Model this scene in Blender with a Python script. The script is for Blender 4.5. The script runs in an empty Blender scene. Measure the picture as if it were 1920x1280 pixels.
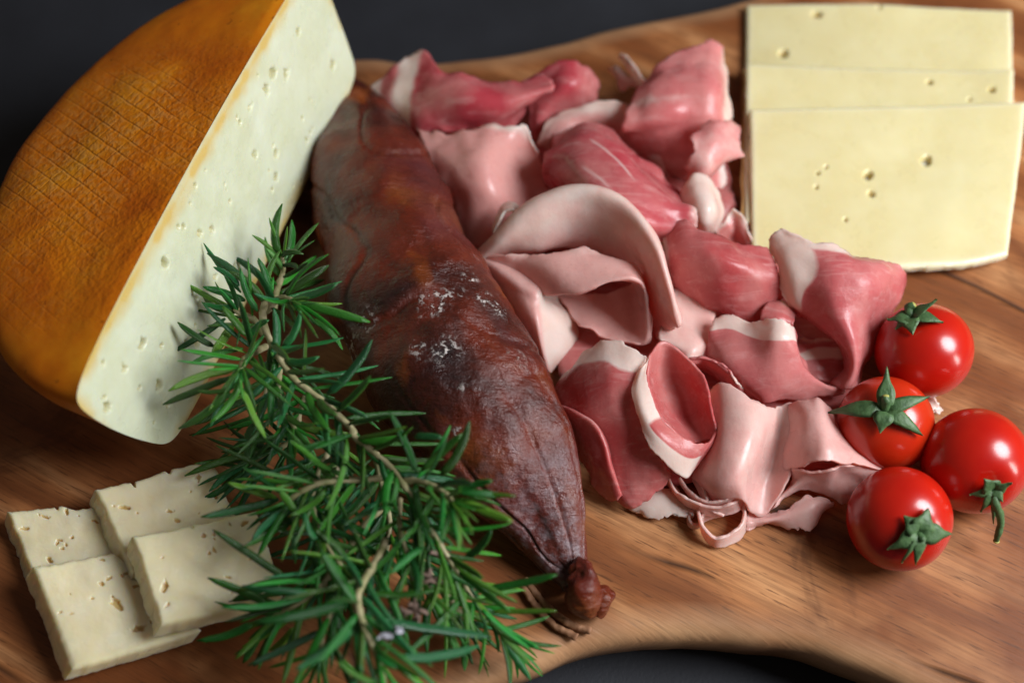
import bpy, bmesh, math, random
import numpy as np
from mathutils import Vector, Matrix

random.seed(7)
rng = np.random.default_rng(11)
sc = bpy.context.scene
col = sc.collection

# ------------------------------------------------------------------ camera, world, lamps, exposure
LENS, ELEV, DIST = 50.0, math.radians(58), 0.435
FPX = LENS / 36 * 1920
CR = np.array([1.0, 0, 0])
CU = np.array([0, math.sin(ELEV), math.cos(ELEV)])
CB = np.array([0, -math.cos(ELEV), math.sin(ELEV)])
CAM = CB * DIST
cd = bpy.data.cameras.new('camera')
cam = bpy.data.objects.new('camera', cd); col.objects.link(cam)
cam.location = CAM
cam.rotation_euler = (math.pi / 2 - ELEV, 0, 0)
cd.lens = LENS; cd.sensor_width = 36; cd.clip_start = 0.01; cd.clip_end = 60
cd.dof.use_dof = True
cd.dof.focus_distance = 0.399
cd.dof.aperture_fstop = 5.6
sc.camera = cam

w = bpy.data.worlds.new('World'); sc.world = w; w.use_nodes = True
wb = w.node_tree.nodes['Background']
wb.inputs[0].default_value = (1.0, 0.84, 0.70, 1); wb.inputs[1].default_value = 0.085


def area(name, direction, dist, sx, sy, power, color):
    ld = bpy.data.lights.new(name, 'AREA'); ld.shape = 'ELLIPSE'; ld.size = sx; ld.size_y = sy
    ld.energy = power; ld.color = color
    o = bpy.data.objects.new(name, ld); col.objects.link(o)
    d = Vector(direction).normalized()
    o.location = d * dist
    o.rotation_euler = d.to_track_quat('Z', 'Y').to_euler()
    return o


area('window_light', (0.70, -0.12, 0.66), 0.70, 0.32, 0.40, 7.0, (0.95, 0.965, 1.0))
area('low_window_light', (0.88, -0.36, 0.20), 0.80, 0.11, 0.29, 1.4, (1.0, 0.95, 0.90))
sc.view_settings.view_transform = 'Standard'; sc.view_settings.look = 'None'
sc.view_settings.exposure = 0.0; sc.view_settings.gamma = 1.0
sc.cycles.use_denoising = True
sc.cycles.max_bounces = 8


# ------------------------------------------------------------------ helpers
def P(px, py, z):
    """world point at height z millimetres above the board seen at photograph pixel px, py"""
    r = CR * (px - 960) / FPX + CU * (640 - py) / FPX - CB
    t = (z * 0.001 - CAM[2]) / r[2]
    return CAM + r * t


def crop(x0, y0, s):
    return lambda x, y, z: P(x0 + x * s, y0 + y * s, z)


C0 = lambda x, y, z: P(x, y, z)
C1 = crop(640, 60, 800 / 1896)
C2 = crop(880, 320, 500 / 1684)
C3 = crop(1000, 560, 720 / 1920)
C4 = crop(1200, 400, 520 / 1752)
C6 = crop(280, 380, 480 / 1229)
C7 = crop(360, 700, 720 / 1589)
CL = crop(0, 840, 560 / 1629)


def hash3(ix, iy, iz):
    h = (ix * 374761393 + iy * 668265263 + iz * 2147483647 + 974711) & 0xffffffff
    h = ((h ^ (h >> 13)) * 1274126177) & 0xffffffff
    h = ((h ^ (h >> 16)) * 2246822519) & 0xffffffff
    return ((h ^ (h >> 15)) & 0xffffff) / float(0xffffff) * 2 - 1


def vnoise(p):
    p = np.asarray(p, float); i = np.floor(p).astype(np.int64); f = p - i; f = f * f * f * (f * (f * 6 - 15) + 10)
    r = 0
    for dx in (0, 1):
        for dy in (0, 1):
            for dz in (0, 1):
                wt = ((f[..., 0] if dx else 1 - f[..., 0]) * (f[..., 1] if dy else 1 - f[..., 1]) * (f[..., 2] if dz else 1 - f[..., 2]))
                r = r + wt * hash3(i[..., 0] + dx, i[..., 1] + dy, i[..., 2] + dz)
    return r


def fbm(p, octv=4, gain=0.5):
    p = np.asarray(p, float); a = 1; s = 0
    for k in range(octv):
        s = s + a * vnoise(p * 2 ** k + 17.3 * k); a *= gain
    return s


def mesh_obj(name, verts, faces, mat, parent=None, smooth=True, sharp=None, attrs=None):
    me = bpy.data.meshes.new(name)
    me.from_pydata([tuple(v) for v in verts], [], [tuple(f) for f in faces])
    if attrs:
        for k, a in attrs.items():
            at = me.attributes.new(k, 'FLOAT', 'POINT'); at.data.foreach_set('value', np.asarray(a, np.float32))
    if mat: me.materials.append(mat)
    if smooth:
        me.polygons.foreach_set('use_smooth', [True] * len(me.polygons))
        if sharp: me.set_sharp_from_angle(angle=math.radians(sharp))
    me.update()
    o = bpy.data.objects.new(name, me); col.objects.link(o)
    if parent is not None: o.parent = parent
    return o


def empty(name, loc=(0, 0, 0)):
    o = bpy.data.objects.new(name, None); col.objects.link(o); o.location = Vector(loc); o.empty_display_size = 0.01
    return o


def tag(o, label, cat, group=None):
    o['label'] = label; o['category'] = cat
    if group: o['group'] = group
    return o


def grid_faces(nr, nc, off=0, close=False):
    f = []
    for i in range(nr - 1):
        for j in range(nc - (0 if close else 1)):
            k = (j + 1) % nc
            f.append((off + i * nc + j, off + i * nc + k, off + (i + 1) * nc + k, off + (i + 1) * nc + j))
    return f


def cr_interp(pts, n):
    """Catmull-Rom through pts (k, 3) sampled at n parameters"""
    pts = np.asarray(pts, float); k = len(pts)
    t = np.linspace(0, k - 1, n); i = np.minimum(t.astype(int), k - 2); f = (t - i)[:, None]
    ext = np.vstack([2 * pts[0] - pts[1], pts, 2 * pts[-1] - pts[-2]])
    p0, p1, p2, p3 = ext[i], ext[i + 1], ext[i + 2], ext[i + 3]
    return 0.5 * (2 * p1 + (p2 - p0) * f + (2 * p0 - 5 * p1 + 4 * p2 - p3) * f ** 2 + (3 * p1 - p0 - 3 * p2 + p3) * f ** 3)


# ------------------------------------------------------------------ materials
def new_mat(name):
    m = bpy.data.materials.new(name); m.use_nodes = True
    nt = m.node_tree; b = nt.nodes['Principled BSDF']
    return m, nt, b


def N(nt, typ, **kw):
    n = nt.nodes.new(typ)
    for k, v in kw.items():
        if k == 'inp':
            for a, b in v.items(): n.inputs[a].default_value = b
        else: setattr(n, k, v)
    return n


def L(nt, a, b): nt.links.new(a, b)


def ramp(nt, fac, stops, interp='LINEAR'):
    r = nt.nodes.new('ShaderNodeValToRGB'); r.color_ramp.interpolation = interp
    e = r.color_ramp.elements
    while len(e) < len(stops): e.new(0.5)
    for k, (p, c) in enumerate(stops):
        e[k].position = p; e[k].color = (*c, 1) if len(c) == 3 else c
    if fac is not None: L(nt, fac, r.inputs[0])
    return r


def mixc(nt, fac, a, b, blend='MIX'):
    m = nt.nodes.new('ShaderNodeMix'); m.data_type = 'RGBA'; m.blend_type = blend
    for s, v in ((m.inputs[0], fac), (m.inputs[6], a), (m.inputs[7], b)):
        if isinstance(v, (int, float)): s.default_value = v
        elif isinstance(v, tuple): s.default_value = (*v, 1) if len(v) == 3 else v
        else: L(nt, v, s)
    return m.outputs[2]


def math_n(nt, op, a, b=None, clamp=False):
    m = nt.nodes.new('ShaderNodeMath'); m.operation = op; m.use_clamp = clamp
    for s, v in ((m.inputs[0], a), (m.inputs[1], b)):
        if v is None: continue
        if isinstance(v, (int, float)): s.default_value = v
        else: L(nt, v, s)
    return m.outputs[0]


def coords(nt, scale=(1, 1, 1), rot=(0, 0, 0), kind='Object'):
    t = nt.nodes.new('ShaderNodeTexCoord'); m = nt.nodes.new('ShaderNodeMapping')
    m.inputs['Scale'].default_value = scale; m.inputs['Rotation'].default_value = rot
    L(nt, t.outputs[kind], m.inputs[0]); return m.outputs[0]


def noise(nt, vec, scale, detail=4, rough=0.55, dist=0.0):
    n = N(nt, 'ShaderNodeTexNoise', inp={'Scale': scale, 'Detail': detail, 'Roughness': rough, 'Distortion': dist})
    if vec is not None: L(nt, vec, n.inputs['Vector'])
    return n.outputs[0]


def bump(nt, b, h, strength, dist):
    bp = N(nt, 'ShaderNodeBump', inp={'Strength': strength, 'Distance': dist})
    L(nt, h, bp.inputs['Height'])
    return bp


def sss(b, wgt, rad, scale=1.0):
    b.inputs['Subsurface Weight'].default_value = wgt
    b.inputs['Subsurface Radius'].default_value = rad
    b.inputs['Subsurface Scale'].default_value = scale


# table: dark slate-blue cloth-like surface
m_table, nt, b = new_mat('dark_table')
v = coords(nt)
r = ramp(nt, noise(nt, v, 30, 6), [(0.3, (0.008, 0.009, 0.013)), (0.7, (0.015, 0.017, 0.023))])
L(nt, r.outputs[0], b.inputs['Base Color']); b.inputs['Roughness'].default_value = 0.75
bp = bump(nt, b, noise(nt, v, 900, 3), 0.25, 0.0006); L(nt, bp.outputs[0], b.inputs['Normal'])

# olive wood
m_wood, nt, b = new_mat('olive_wood')
v0 = coords(nt, (1, 1, 1), (0, 0, 0.5))
warp = noise(nt, v0, 9, 3)
vm = N(nt, 'ShaderNodeVectorMath', operation='SCALE'); vm.inputs[3].default_value = 0.035
wn = N(nt, 'ShaderNodeTexNoise', inp={'Scale': 11, 'Detail': 2}); L(nt, v0, wn.inputs['Vector'])
L(nt, wn.outputs[1], vm.inputs[0])
va = N(nt, 'ShaderNodeVectorMath', operation='ADD'); L(nt, v0, va.inputs[0]); L(nt, vm.outputs[0], va.inputs[1])
mp = nt.nodes.new('ShaderNodeMapping'); mp.inputs['Scale'].default_value = (0.30, 1.0, 1); L(nt, va.outputs[0], mp.inputs[0])
wv = N(nt, 'ShaderNodeTexWave', wave_type='BANDS', bands_direction='Y', inp={'Scale': 13, 'Distortion': 8.0, 'Detail': 3, 'Detail Scale': 1.3, 'Detail Roughness': 0.6})
L(nt, mp.outputs[0], wv.inputs['Vector'])
mp2 = nt.nodes.new('ShaderNodeMapping'); mp2.inputs['Scale'].default_value = (22, 620, 90); L(nt, v0, mp2.inputs[0])
fib = noise(nt, mp2.outputs[0], 1.0, 4, 0.7)
blot = noise(nt, v0, 14, 4, 0.6)
base = ramp(nt, wv.outputs[1], [(0.0, (0.19, 0.062, 0.019)), (0.28, (0.32, 0.120, 0.040)), (0.72, (0.46, 0.192, 0.068)), (1.0, (0.58, 0.285, 0.118))])
c = mixc(nt, ramp(nt, blot, [(0.38, (1, 1, 1)), (0.62, (0, 0, 0))]).outputs[0], base.outputs[0], (0.19, 0.058, 0.017))
c2 = mixc(nt, math_n(nt, 'MULTIPLY', ramp(nt, fib, [(0.40, (1, 1, 1)), (0.56, (0, 0, 0))]).outputs[0], 0.45), c, (0.13, 0.045, 0.015))
stain = noise(nt, v0, 24, 5, 0.7, 0.6)
c3 = mixc(nt, ramp(nt, stain, [(0.60, (0, 0, 0)), (0.68, (0.55, 0.55, 0.55))]).outputs[0], c2, (0.095, 0.030, 0.010))
mp4 = nt.nodes.new('ShaderNodeMapping'); mp4.inputs['Scale'].default_value = (110, 1500, 200); mp4.inputs['Rotation'].default_value = (0, 0, 0.12); L(nt, v0, mp4.inputs[0])
pore = ramp(nt, noise(nt, mp4.outputs[0], 1.0, 2, 0.5), [(0.60, (0, 0, 0)), (0.68, (0.7,) * 3)]).outputs[0]
c3 = mixc(nt, pore, c3, (0.085, 0.030, 0.011))
sap = N(nt, 'ShaderNodeAttribute', attribute_name='sap')
c3 = mixc(nt, math_n(nt, 'MULTIPLY', sap.outputs['Fac'], ramp(nt, noise(nt, v0, 30, 4), [(0.3, (0.25,) * 3), (0.6, (0.8,) * 3)]).outputs[0]), c3, (0.50, 0.29, 0.15))
# a few dark drying cracks
mp3 = nt.nodes.new('ShaderNodeMapping'); mp3.inputs['Scale'].default_value = (0.22, 1.0, 1); mp3.inputs['Rotation'].default_value = (0, 0, 0.85); L(nt, va.outputs[0], mp3.inputs[0])
vor = N(nt, 'ShaderNodeTexVoronoi', feature='DISTANCE_TO_EDGE', inp={'Scale': 14}); L(nt, mp3.outputs[0], vor.inputs['Vector'])
crk = ramp(nt, vor.outputs[0], [(0.0, (1, 1, 1)), (0.016, (0, 0, 0))])
crkm = math_n(nt, 'MULTIPLY', crk.outputs[0], ramp(nt, noise(nt, v0, 17, 2), [(0.5, (0, 0, 0)), (0.62, (1, 1, 1))]).outputs[0])
c4 = mixc(nt, math_n(nt, 'MULTIPLY', crkm, 0.9), c3, (0.035, 0.016, 0.009))
L(nt, c4, b.inputs['Base Color'])
L(nt, ramp(nt, blot, [(0.3, (0.36,) * 3), (0.7, (0.55,) * 3)]).outputs[0], b.inputs['Roughness'])
b.inputs['Specular IOR Level'].default_value = 0.3
hh = math_n(nt, 'SUBTRACT', math_n(nt, 'MULTIPLY', fib, 0.5), math_n(nt, 'MULTIPLY', crkm, 1.2))
bp = bump(nt, b, hh, 0.5, 0.0009); L(nt, bp.outputs[0], b.inputs['Normal'])

# rind of the half wheel (local x along the cut, y away from it, z wheel axis)
m_rind, nt, b = new_mat('smoked_rind')
v = coords(nt)
big = noise(nt, v, 38, 5, 0.6)
colr = ramp(nt, big, [(0.28, (0.50, 0.105, 0.003)), (0.5, (0.68, 0.185, 0.004)), (0.72, (0.80, 0.300, 0.010))])
sep = N(nt, 'ShaderNodeSeparateXYZ'); L(nt, v, sep.inputs[0])
topm = ramp(nt, sep.outputs[2], [(0.0, (0, 0, 0)), (0.5, (1, 1, 1))])
wob = N(nt, 'ShaderNodeTexNoise', inp={'Scale': 60, 'Detail': 2}); L(nt, v, wob.inputs['Vector'])


def lines(ax, ay, period, width):
    u = math_n(nt, 'ADD', math_n(nt, 'MULTIPLY', sep.outputs[0], ax / period), math_n(nt, 'MULTIPLY', sep.outputs[1], ay / period))
    u = math_n(nt, 'ADD', u, math_n(nt, 'MULTIPLY', wob.outputs[0], 0.35))
    f = math_n(nt, 'ABSOLUTE', math_n(nt, 'SUBTRACT', math_n(nt, 'FRACT', u), 0.5))
    return ramp(nt, f, [(0.0, (1, 1, 1)), (width, (0, 0, 0))]).outputs[0]


g1 = lines(0.89, -0.45, 0.0046, 0.10); g2 = lines(0.42, 0.91, 0.0052, 0.07)
gl = math_n(nt, 'MAXIMUM', g1, math_n(nt, 'MULTIPLY', g2, 0.5))
patch = ramp(nt, noise(nt, v, 22, 2), [(0.40, (0.05,) * 3), (0.60, (1, 1, 1))]).outputs[0]
grd = nt.nodes.new('ShaderNodeVectorMath'); grd.operation = 'DISTANCE'; L(nt, v, grd.inputs[0]); grd.inputs[1].default_value = (-0.010, 0.020, 0.022)
cent = ramp(nt, math_n(nt, 'MULTIPLY', grd.outputs['Value'], 10.0), [(0.30, (1, 1, 1)), (0.60, (0, 0, 0))]).outputs[0]
gm = math_n(nt, 'MULTIPLY', math_n(nt, 'MULTIPLY', gl, patch), cent)
fine = N(nt, 'ShaderNodeTexNoise', inp={'Scale': 650, 'Detail': 3}); L(nt, v, fine.inputs['Vector'])
fl = ramp(nt, fine.outputs[0], [(0.45, (0, 0, 0)), (0.62, (1, 1, 1))]).outputs[0]
cc = mixc(nt, math_n(nt, 'MULTIPLY', gm, 0.20), colr.outputs[0], (0.19, 0.052, 0.008))
cc = mixc(nt, math_n(nt, 'MULTIPLY', math_n(nt, 'MULTIPLY', math_n(nt, 'MULTIPLY', fl, cent), patch), 0.40), cc, (0.70, 0.36, 0.10))
cc = mixc(nt, ramp(nt, noise(nt, v, 300, 2), [(0.68, (0, 0, 0)), (0.74, (0.6,) * 3)]).outputs[0], cc, (0.22, 0.045, 0.005))
L(nt, cc, b.inputs['Base Color'])
b.inputs['Roughness'].default_value = 0.40; b.inputs['Specular IOR Level'].default_value = 0.3
sss(b, 0.15, (0.004, 0.0018, 0.0005))
hh = math_n(nt, 'ADD', math_n(nt, 'MULTIPLY', gm, -0.38), math_n(nt, 'MULTIPLY', math_n(nt, 'MULTIPLY', fine.outputs[0], cent), 0.9))
hh = math_n(nt, 'ADD', hh, math_n(nt, 'MULTIPLY', noise(nt, v, 160, 4), 0.18))
bp = bump(nt, b, hh, 0.55, 0.0009); L(nt, bp.outputs[0], b.inputs['Normal'])


def cheese_mat(name, base_c, edge_c, rough=0.4, blotch=(0.8, 0.8, 0.8), sub=0.5, relief=0.22):
    m, nt, b = new_mat(name)
    v = coords(nt)
    at = N(nt, 'ShaderNodeAttribute', attribute_name='edge')
    pit = N(nt, 'ShaderNodeAttribute', attribute_name='pit')
    c = mixc(nt, ramp(nt, noise(nt, v, 70, 4, 0.6), [(0.35, (0, 0, 0)), (0.7, (1, 1, 1))]).outputs[0], base_c, blotch)
    c = mixc(nt, at.outputs['Fac'], c, edge_c)
    c = mixc(nt, math_n(nt, 'MULTIPLY', pit.outputs['Fac'], 0.8), c, (base_c[0] * .80, base_c[1] * .62, base_c[2] * .30))  # pit hollows coloured darker and yellower, standing in for the shade inside them
    L(nt, c, b.inputs['Base Color'])
    L(nt, ramp(nt, noise(nt, v, 130, 3), [(0.35, (rough - .12,) * 3), (0.65, (rough + .1,) * 3)]).outputs[0], b.inputs['Roughness'])
    sss(b, sub, (0.0035, 0.0026, 0.0013))
    hh = math_n(nt, 'ADD', noise(nt, v, 420, 4, 0.6), math_n(nt, 'MULTIPLY', noise(nt, v, 90, 3), 1.5))
    bp = bump(nt, b, hh, relief, 0.0006); L(nt, bp.outputs[0], b.inputs['Normal'])
    return m


m_paste = cheese_mat('white_cheese_paste', (0.57, 0.60, 0.41), (0.60, 0.44, 0.14), 0.36, (0.63, 0.67, 0.51), 0.5, 0.3)
m_slice = cheese_mat('cut_cheese_slice', (0.86, 0.77, 0.50), (0.88, 0.78, 0.48), 0.22, (0.89, 0.84, 0.63), 0.8, 0.12)
m_yellow = cheese_mat('yellow_cheese_slice', (0.68, 0.595, 0.31), (0.80, 0.75, 0.55), 0.34, (0.72, 0.65, 0.37), 0.5, 0.03)
m_rindstrip, nt, b = new_mat('tan_rind_strip')
b.inputs['Base Color'].default_value = (0.52, 0.30, 0.09, 1); b.inputs['Roughness'].default_value = 0.5
v = coords(nt); L(nt, ramp(nt, noise(nt, v, 120, 3), [(0.3, (0.45, 0.24, 0.07)), (0.7, (0.62, 0.40, 0.15))]).outputs[0], b.inputs['Base Color'])

# cured sausage
m_saus, nt, b = new_mat('cured_sausage_skin')
v = coords(nt)
n1 = noise(nt, v, 34, 5, 0.6, 0.4); n2 = noise(nt, v, 52, 3, 0.5); n3 = noise(nt, v, 20, 3)
c = ramp(nt, n1, [(0.30, (0.014, 0.004, 0.004)), (0.43, (0.052, 0.009, 0.005)), (0.56, (0.120, 0.017, 0.007)), (0.70, (0.17, 0.042, 0.010))]).outputs[0]
c = mixc(nt, ramp(nt, n2, [(0.60, (0, 0, 0)), (0.72, (0.7,) * 3)]).outputs[0], c, (0.24, 0.055, 0.008))
c = mixc(nt, ramp(nt, n3, [(0.54, (0, 0, 0)), (0.68, (0.7,) * 3)]).outputs[0], c, (0.095, 0.022, 0.024))
gr = N(nt, 'ShaderNodeAttribute', attribute_name='bloom')
grn = noise(nt, v, 260, 5, 0.7)
c = mixc(nt, math_n(nt, 'MULTIPLY', gr.outputs['Fac'], ramp(nt, grn, [(0.46, (0.05,) * 3), (0.66, (0.75,) * 3)]).outputs[0]), c, (0.24, 0.20, 0.22))
mo = N(nt, 'ShaderNodeAttribute', attribute_name='mold')
mon = ramp(nt, noise(nt, v, 520, 4, 0.65), [(0.54, (0, 0, 0)), (0.60, (1, 1, 1))]).outputs[0]
mof = math_n(nt, 'MULTIPLY', mo.outputs['Fac'], mon, True)
c = mixc(nt, mof, c, (0.66, 0.60, 0.56))
L(nt, c, b.inputs['Base Color'])
L(nt, ramp(nt, noise(nt, v, 90, 4), [(0.38, (0.16,) * 3), (0.62, (0.40,) * 3)]).outputs[0], b.inputs['Roughness'])
b.inputs['Specular IOR Level'].default_value = 0.45
sss(b, 0.08, (0.003, 0.001, 0.0005))
mps = nt.nodes.new('ShaderNodeMapping'); mps.inputs['Rotation'].default_value = (0, 0, math.radians(62)); mps.inputs['Scale'].default_value = (90, 600, 600)
tcs = nt.nodes.new('ShaderNodeTexCoord'); L(nt, tcs.outputs['Object'], mps.inputs[0])
wr = noise(nt, mps.outputs[0], 1.0, 4, 0.6)
hh = math_n(nt, 'ADD', math_n(nt, 'MULTIPLY', wr, 0.5), math_n(nt, 'MULTIPLY', noise(nt, v, 200, 6, 0.7), 1.0))
hh = math_n(nt, 'ADD', hh, math_n(nt, 'MULTIPLY', mof, 0.8))
bp = bump(nt, b, hh, 0.8, 0.0012); L(nt, bp.outputs[0], b.inputs['Normal'])

m_string, nt, b = new_mat('brown_string')
v = coords(nt); L(nt, ramp(nt, noise(nt, v, 400, 3), [(0.3, (0.20, 0.085, 0.038)), (0.7, (0.34, 0.17, 0.085))]).outputs[0], b.inputs['Base Color']); b.inputs['Roughness'].default_value = 0.7

# ham: lean colour from the object's own colour, fat from a per-vertex attribute
m_ham, nt, b = new_mat('cured_ham')
v = coords(nt)
oi = N(nt, 'ShaderNodeObjectInfo'); at = N(nt, 'ShaderNodeAttribute', attribute_name='fat'); st = N(nt, 'ShaderNodeAttribute', attribute_name='streak')
tone = noise(nt, v, 55, 4, 0.55, 0.5)
lean = mixc(nt, ramp(nt, tone, [(0.35, (0, 0, 0)), (0.68, (0.42,) * 3)]).outputs[0], oi.outputs['Color'], (0.90, 0.54, 0.48))
lean = mixc(nt, math_n(nt, 'MULTIPLY', ramp(nt, noise(nt, v, 130, 4, 0.6), [(0.52, (0, 0, 0)), (0.75, (0.22,) * 3)]).outputs[0], 1.0), lean, (0.50, 0.08, 0.09))
mpl = nt.nodes.new('ShaderNodeMapping'); mpl.inputs['Rotation'].default_value = (0.3, 0.2, 0.9); mpl.inputs['Scale'].default_value = (60, 420, 300)
L(nt, nt.nodes.new('ShaderNodeTexCoord').outputs['Object'], mpl.inputs[0])
grain = noise(nt, mpl.outputs[0], 1.0, 4, 0.6, 0.8)
lean = mixc(nt, ramp(nt, grain, [(0.52, (0, 0, 0)), (0.74, (0.38,) * 3)]).outputs[0], lean, (0.90, 0.60, 0.57))
lean = mixc(nt, ramp(nt, noise(nt, v, 700, 3, 0.6), [(0.60, (0, 0, 0)), (0.74, (0.22,) * 3)]).outputs[0], lean, (0.50, 0.10, 0.10))
ff = math_n(nt, 'ADD', at.outputs['Fac'], math_n(nt, 'MULTIPLY', math_n(nt, 'SUBTRACT', noise(nt, v, 150, 3), 0.5), 0.5))
fr = ramp(nt, ff, [(0.32, (0, 0, 0)), (0.70, (1, 1, 1))]).outputs[0]
fatc = ramp(nt, noise(nt, v, 80, 3), [(0.3, (0.93, 0.74, 0.65)), (0.7, (0.95, 0.85, 0.79))]).outputs[0]
c = mixc(nt, fr, lean, fatc)
c = mixc(nt, st.outputs['Fac'], c, (0.86, 0.66, 0.62))
L(nt, c, b.inputs['Base Color'])
L(nt, ramp(nt, noise(nt, v, 110, 4), [(0.35, (0.20,) * 3), (0.65, (0.36,) * 3)]).outputs[0], b.inputs['Roughness'])
b.inputs['Specular IOR Level'].default_value = 0.46
sss(b, 0.35, (0.0016, 0.0007, 0.0006))
trl = N(nt, 'ShaderNodeBsdfTranslucent'); L(nt, mixc(nt, 1.0, c, (1.0, 0.66, 0.50), 'MULTIPLY'), trl.inputs[0])
mxs = N(nt, 'ShaderNodeMixShader'); mxs.inputs[0].default_value = 0.36
L(nt, b.outputs[0], mxs.inputs[1]); L(nt, trl.outputs[0], mxs.inputs[2])
L(nt, mxs.outputs[0], nt.nodes['Material Output'].inputs['Surface'])
hh = math_n(nt, 'ADD', noise(nt, v, 330, 5, 0.65), math_n(nt, 'MULTIPLY', noise(nt, v, 1100, 3), 0.4))
bp = bump(nt, b, hh, 0.24, 0.0006); L(nt, bp.outputs[0], b.inputs['Normal'])

# tomatoes
def tomato_mat(name, c1, c2):
    m, nt, b = new_mat(name)
    v = coords(nt)
    L(nt, ramp(nt, noise(nt, v, 45, 3), [(0.3, c1), (0.7, c2)]).outputs[0], b.inputs['Base Color'])
    b.inputs['Roughness'].default_value = 0.25; b.inputs['Coat Weight'].default_value = 0.2; b.inputs['Coat Roughness'].default_value = 0.14
    sss(b, 0.22, (0.005, 0.0008, 0.0004))
    bp = bump(nt, b, noise(nt, v, 160, 4), 0.09, 0.0008); L(nt, bp.outputs[0], b.inputs['Normal'])
    return m


m_tom = tomato_mat('tomato_skin', (0.40, 0.006, 0.003), (0.52, 0.016, 0.004))
m_tom2 = tomato_mat('tomato_skin_orange', (0.48, 0.018, 0.004), (0.56, 0.034, 0.006))
m_calyx, nt, b = new_mat('tomato_calyx')
v = coords(nt); L(nt, ramp(nt, noise(nt, v, 350, 4), [(0.3, (0.035, 0.085, 0.028)), (0.7, (0.085, 0.165, 0.060))]).outputs[0], b.inputs['Base Color'])
b.inputs['Roughness'].default_value = 0.5; sss(b, 0.1, (0.001, 0.0015, 0.0005))
bp = bump(nt, b, noise(nt, v, 900, 3), 0.5, 0.0005); L(nt, bp.outputs[0], b.inputs['Normal'])
m_stemtip, nt, b = new_mat('tomato_stem_tip'); b.inputs['Base Color'].default_value = (0.42, 0.40, 0.10, 1)

# rosemary
def needle_mat(name, dorsal, ventral):
    m, nt, b = new_mat(name)
    at = N(nt, 'ShaderNodeAttribute', attribute_name='under'); oi = N(nt, 'ShaderNodeObjectInfo')
    v = coords(nt)
    c = mixc(nt, at.outputs['Fac'], dorsal, ventral)
    hsv = N(nt, 'ShaderNodeHueSaturation'); L(nt, c, hsv.inputs['Color'])
    L(nt, math_n(nt, 'ADD', math_n(nt, 'MULTIPLY', math_n(nt, 'FRACT', math_n(nt, 'MULTIPLY', oi.outputs['Random'], 7.3)), 0.08), 0.46), hsv.inputs['Hue'])
    L(nt, math_n(nt, 'ADD', math_n(nt, 'MULTIPLY', oi.outputs['Random'], 1.0), 0.45), hsv.inputs['Value'])
    L(nt, hsv.outputs[0], b.inputs['Base Color'])
    b.inputs['Roughness'].default_value = 0.27; b.inputs['Specular IOR Level'].default_value = 0.5
    sss(b, 0.12, (0.0008, 0.0015, 0.0003))
    mp = nt.nodes.new('ShaderNodeMapping'); mp.inputs['Scale'].default_value = (26, 40, 40)
    L(nt, nt.nodes.new('ShaderNodeTexCoord').outputs['Object'], mp.inputs[0])
    bp = bump(nt, b, noise(nt, mp.outputs[0], 1.6, 3), 0.35, 0.03); L(nt, bp.outputs[0], b.inputs['Normal'])
    return m


m_needle = needle_mat('rosemary_needle_dark', (0.013, 0.125, 0.015), (0.090, 0.220, 0.060))
m_needle2 = needle_mat('rosemary_needle_young', (0.040, 0.195, 0.016), (0.140, 0.310, 0.070))
m_stem, nt, b = new_mat('rosemary_stem')
v = coords(nt); L(nt, ramp(nt, noise(nt, v, 260, 4), [(0.3, (0.16, 0.17, 0.055)), (0.55, (0.36, 0.32, 0.17)), (0.8, (0.50, 0.43, 0.30))]).outputs[0], b.inputs['Base Color'])
b.inputs['Roughness'].default_value = 0.6
bp = bump(nt, b, noise(nt, v, 700, 3), 0.4, 0.0005); L(nt, bp.outputs[0], b.inputs['Normal'])
m_bud, nt, b = new_mat('dried_flower'); b.inputs['Base Color'].default_value = (0.20, 0.13, 0.10, 1); b.inputs['Roughness'].default_value = 0.7
m_flower, nt, b = new_mat('pale_flower'); b.inputs['Base Color'].default_value = (0.40, 0.40, 0.46, 1); b.inputs['Roughness'].default_value = 0.6

# ------------------------------------------------------------------ table and board
TZ = -0.026
tb = mesh_obj('table', [(-3, -3, TZ), (3, -3, TZ), (3, 3, TZ), (-3, 3, TZ)], [(0, 1, 2, 3)], m_table, smooth=False)
tb['kind'] = 'structure'; tb['label'] = 'dark slate grey table top under the board'

outline = [(-260, 600), (-60, 540), (60, 480), (200, 360), (380, 210), (520, 128), (668, 106), (760, 110), (850, 106), (1000, 87), (1150, 50),
           (1300, 18), (1400, -8), (1550, -60), (1750, -120), (2000, -100), (2200, 50), (2280, 400), (2270, 800), (2200, 1150), (2050, 1400),
           (1880, 1360), (1760, 1305), (1690, 1275), (1580, 1230), (1500, 1203), (1400, 1188), (1300, 1183), (1200, 1186), (1090, 1204), (1000, 1243),
           (900, 1281), (750, 1345), (500, 1420), (200, 1440), (-100, 1350), (-280, 1100), (-330, 800)]
pts = np.array([P(x, y, 0) for x, y in outline])
K = len(pts)
loop = []
for i in range(K):
    p0, p1, p2, p3 = pts[i - 1], pts[i], pts[(i + 1) % K], pts[(i + 2) % K]
    for t in np.arange(0, 1, 0.2):
        loop.append(0.5 * (2 * p1 + (p2 - p0) * t + (2 * p0 - 5 * p1 + 4 * p2 - p3) * t ** 2 + (3 * p1 - p0 - 3 * p2 + p3) * t ** 3))
loop = np.array(loop)[:, :2]; n = len(loop)
tan = np.roll(loop, -1, 0) - np.roll(loop, 1, 0); tan /= np.linalg.norm(tan, axis=1)[:, None]
ctr = loop.mean(0)
nin = np.stack([-tan[:, 1], tan[:, 0]], 1)
area2 = np.sum(loop[:, 0] * np.roll(loop[:, 1], -1) - np.roll(loop[:, 0], -1) * loop[:, 1])
if area2 < 0: nin = -nin
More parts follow.
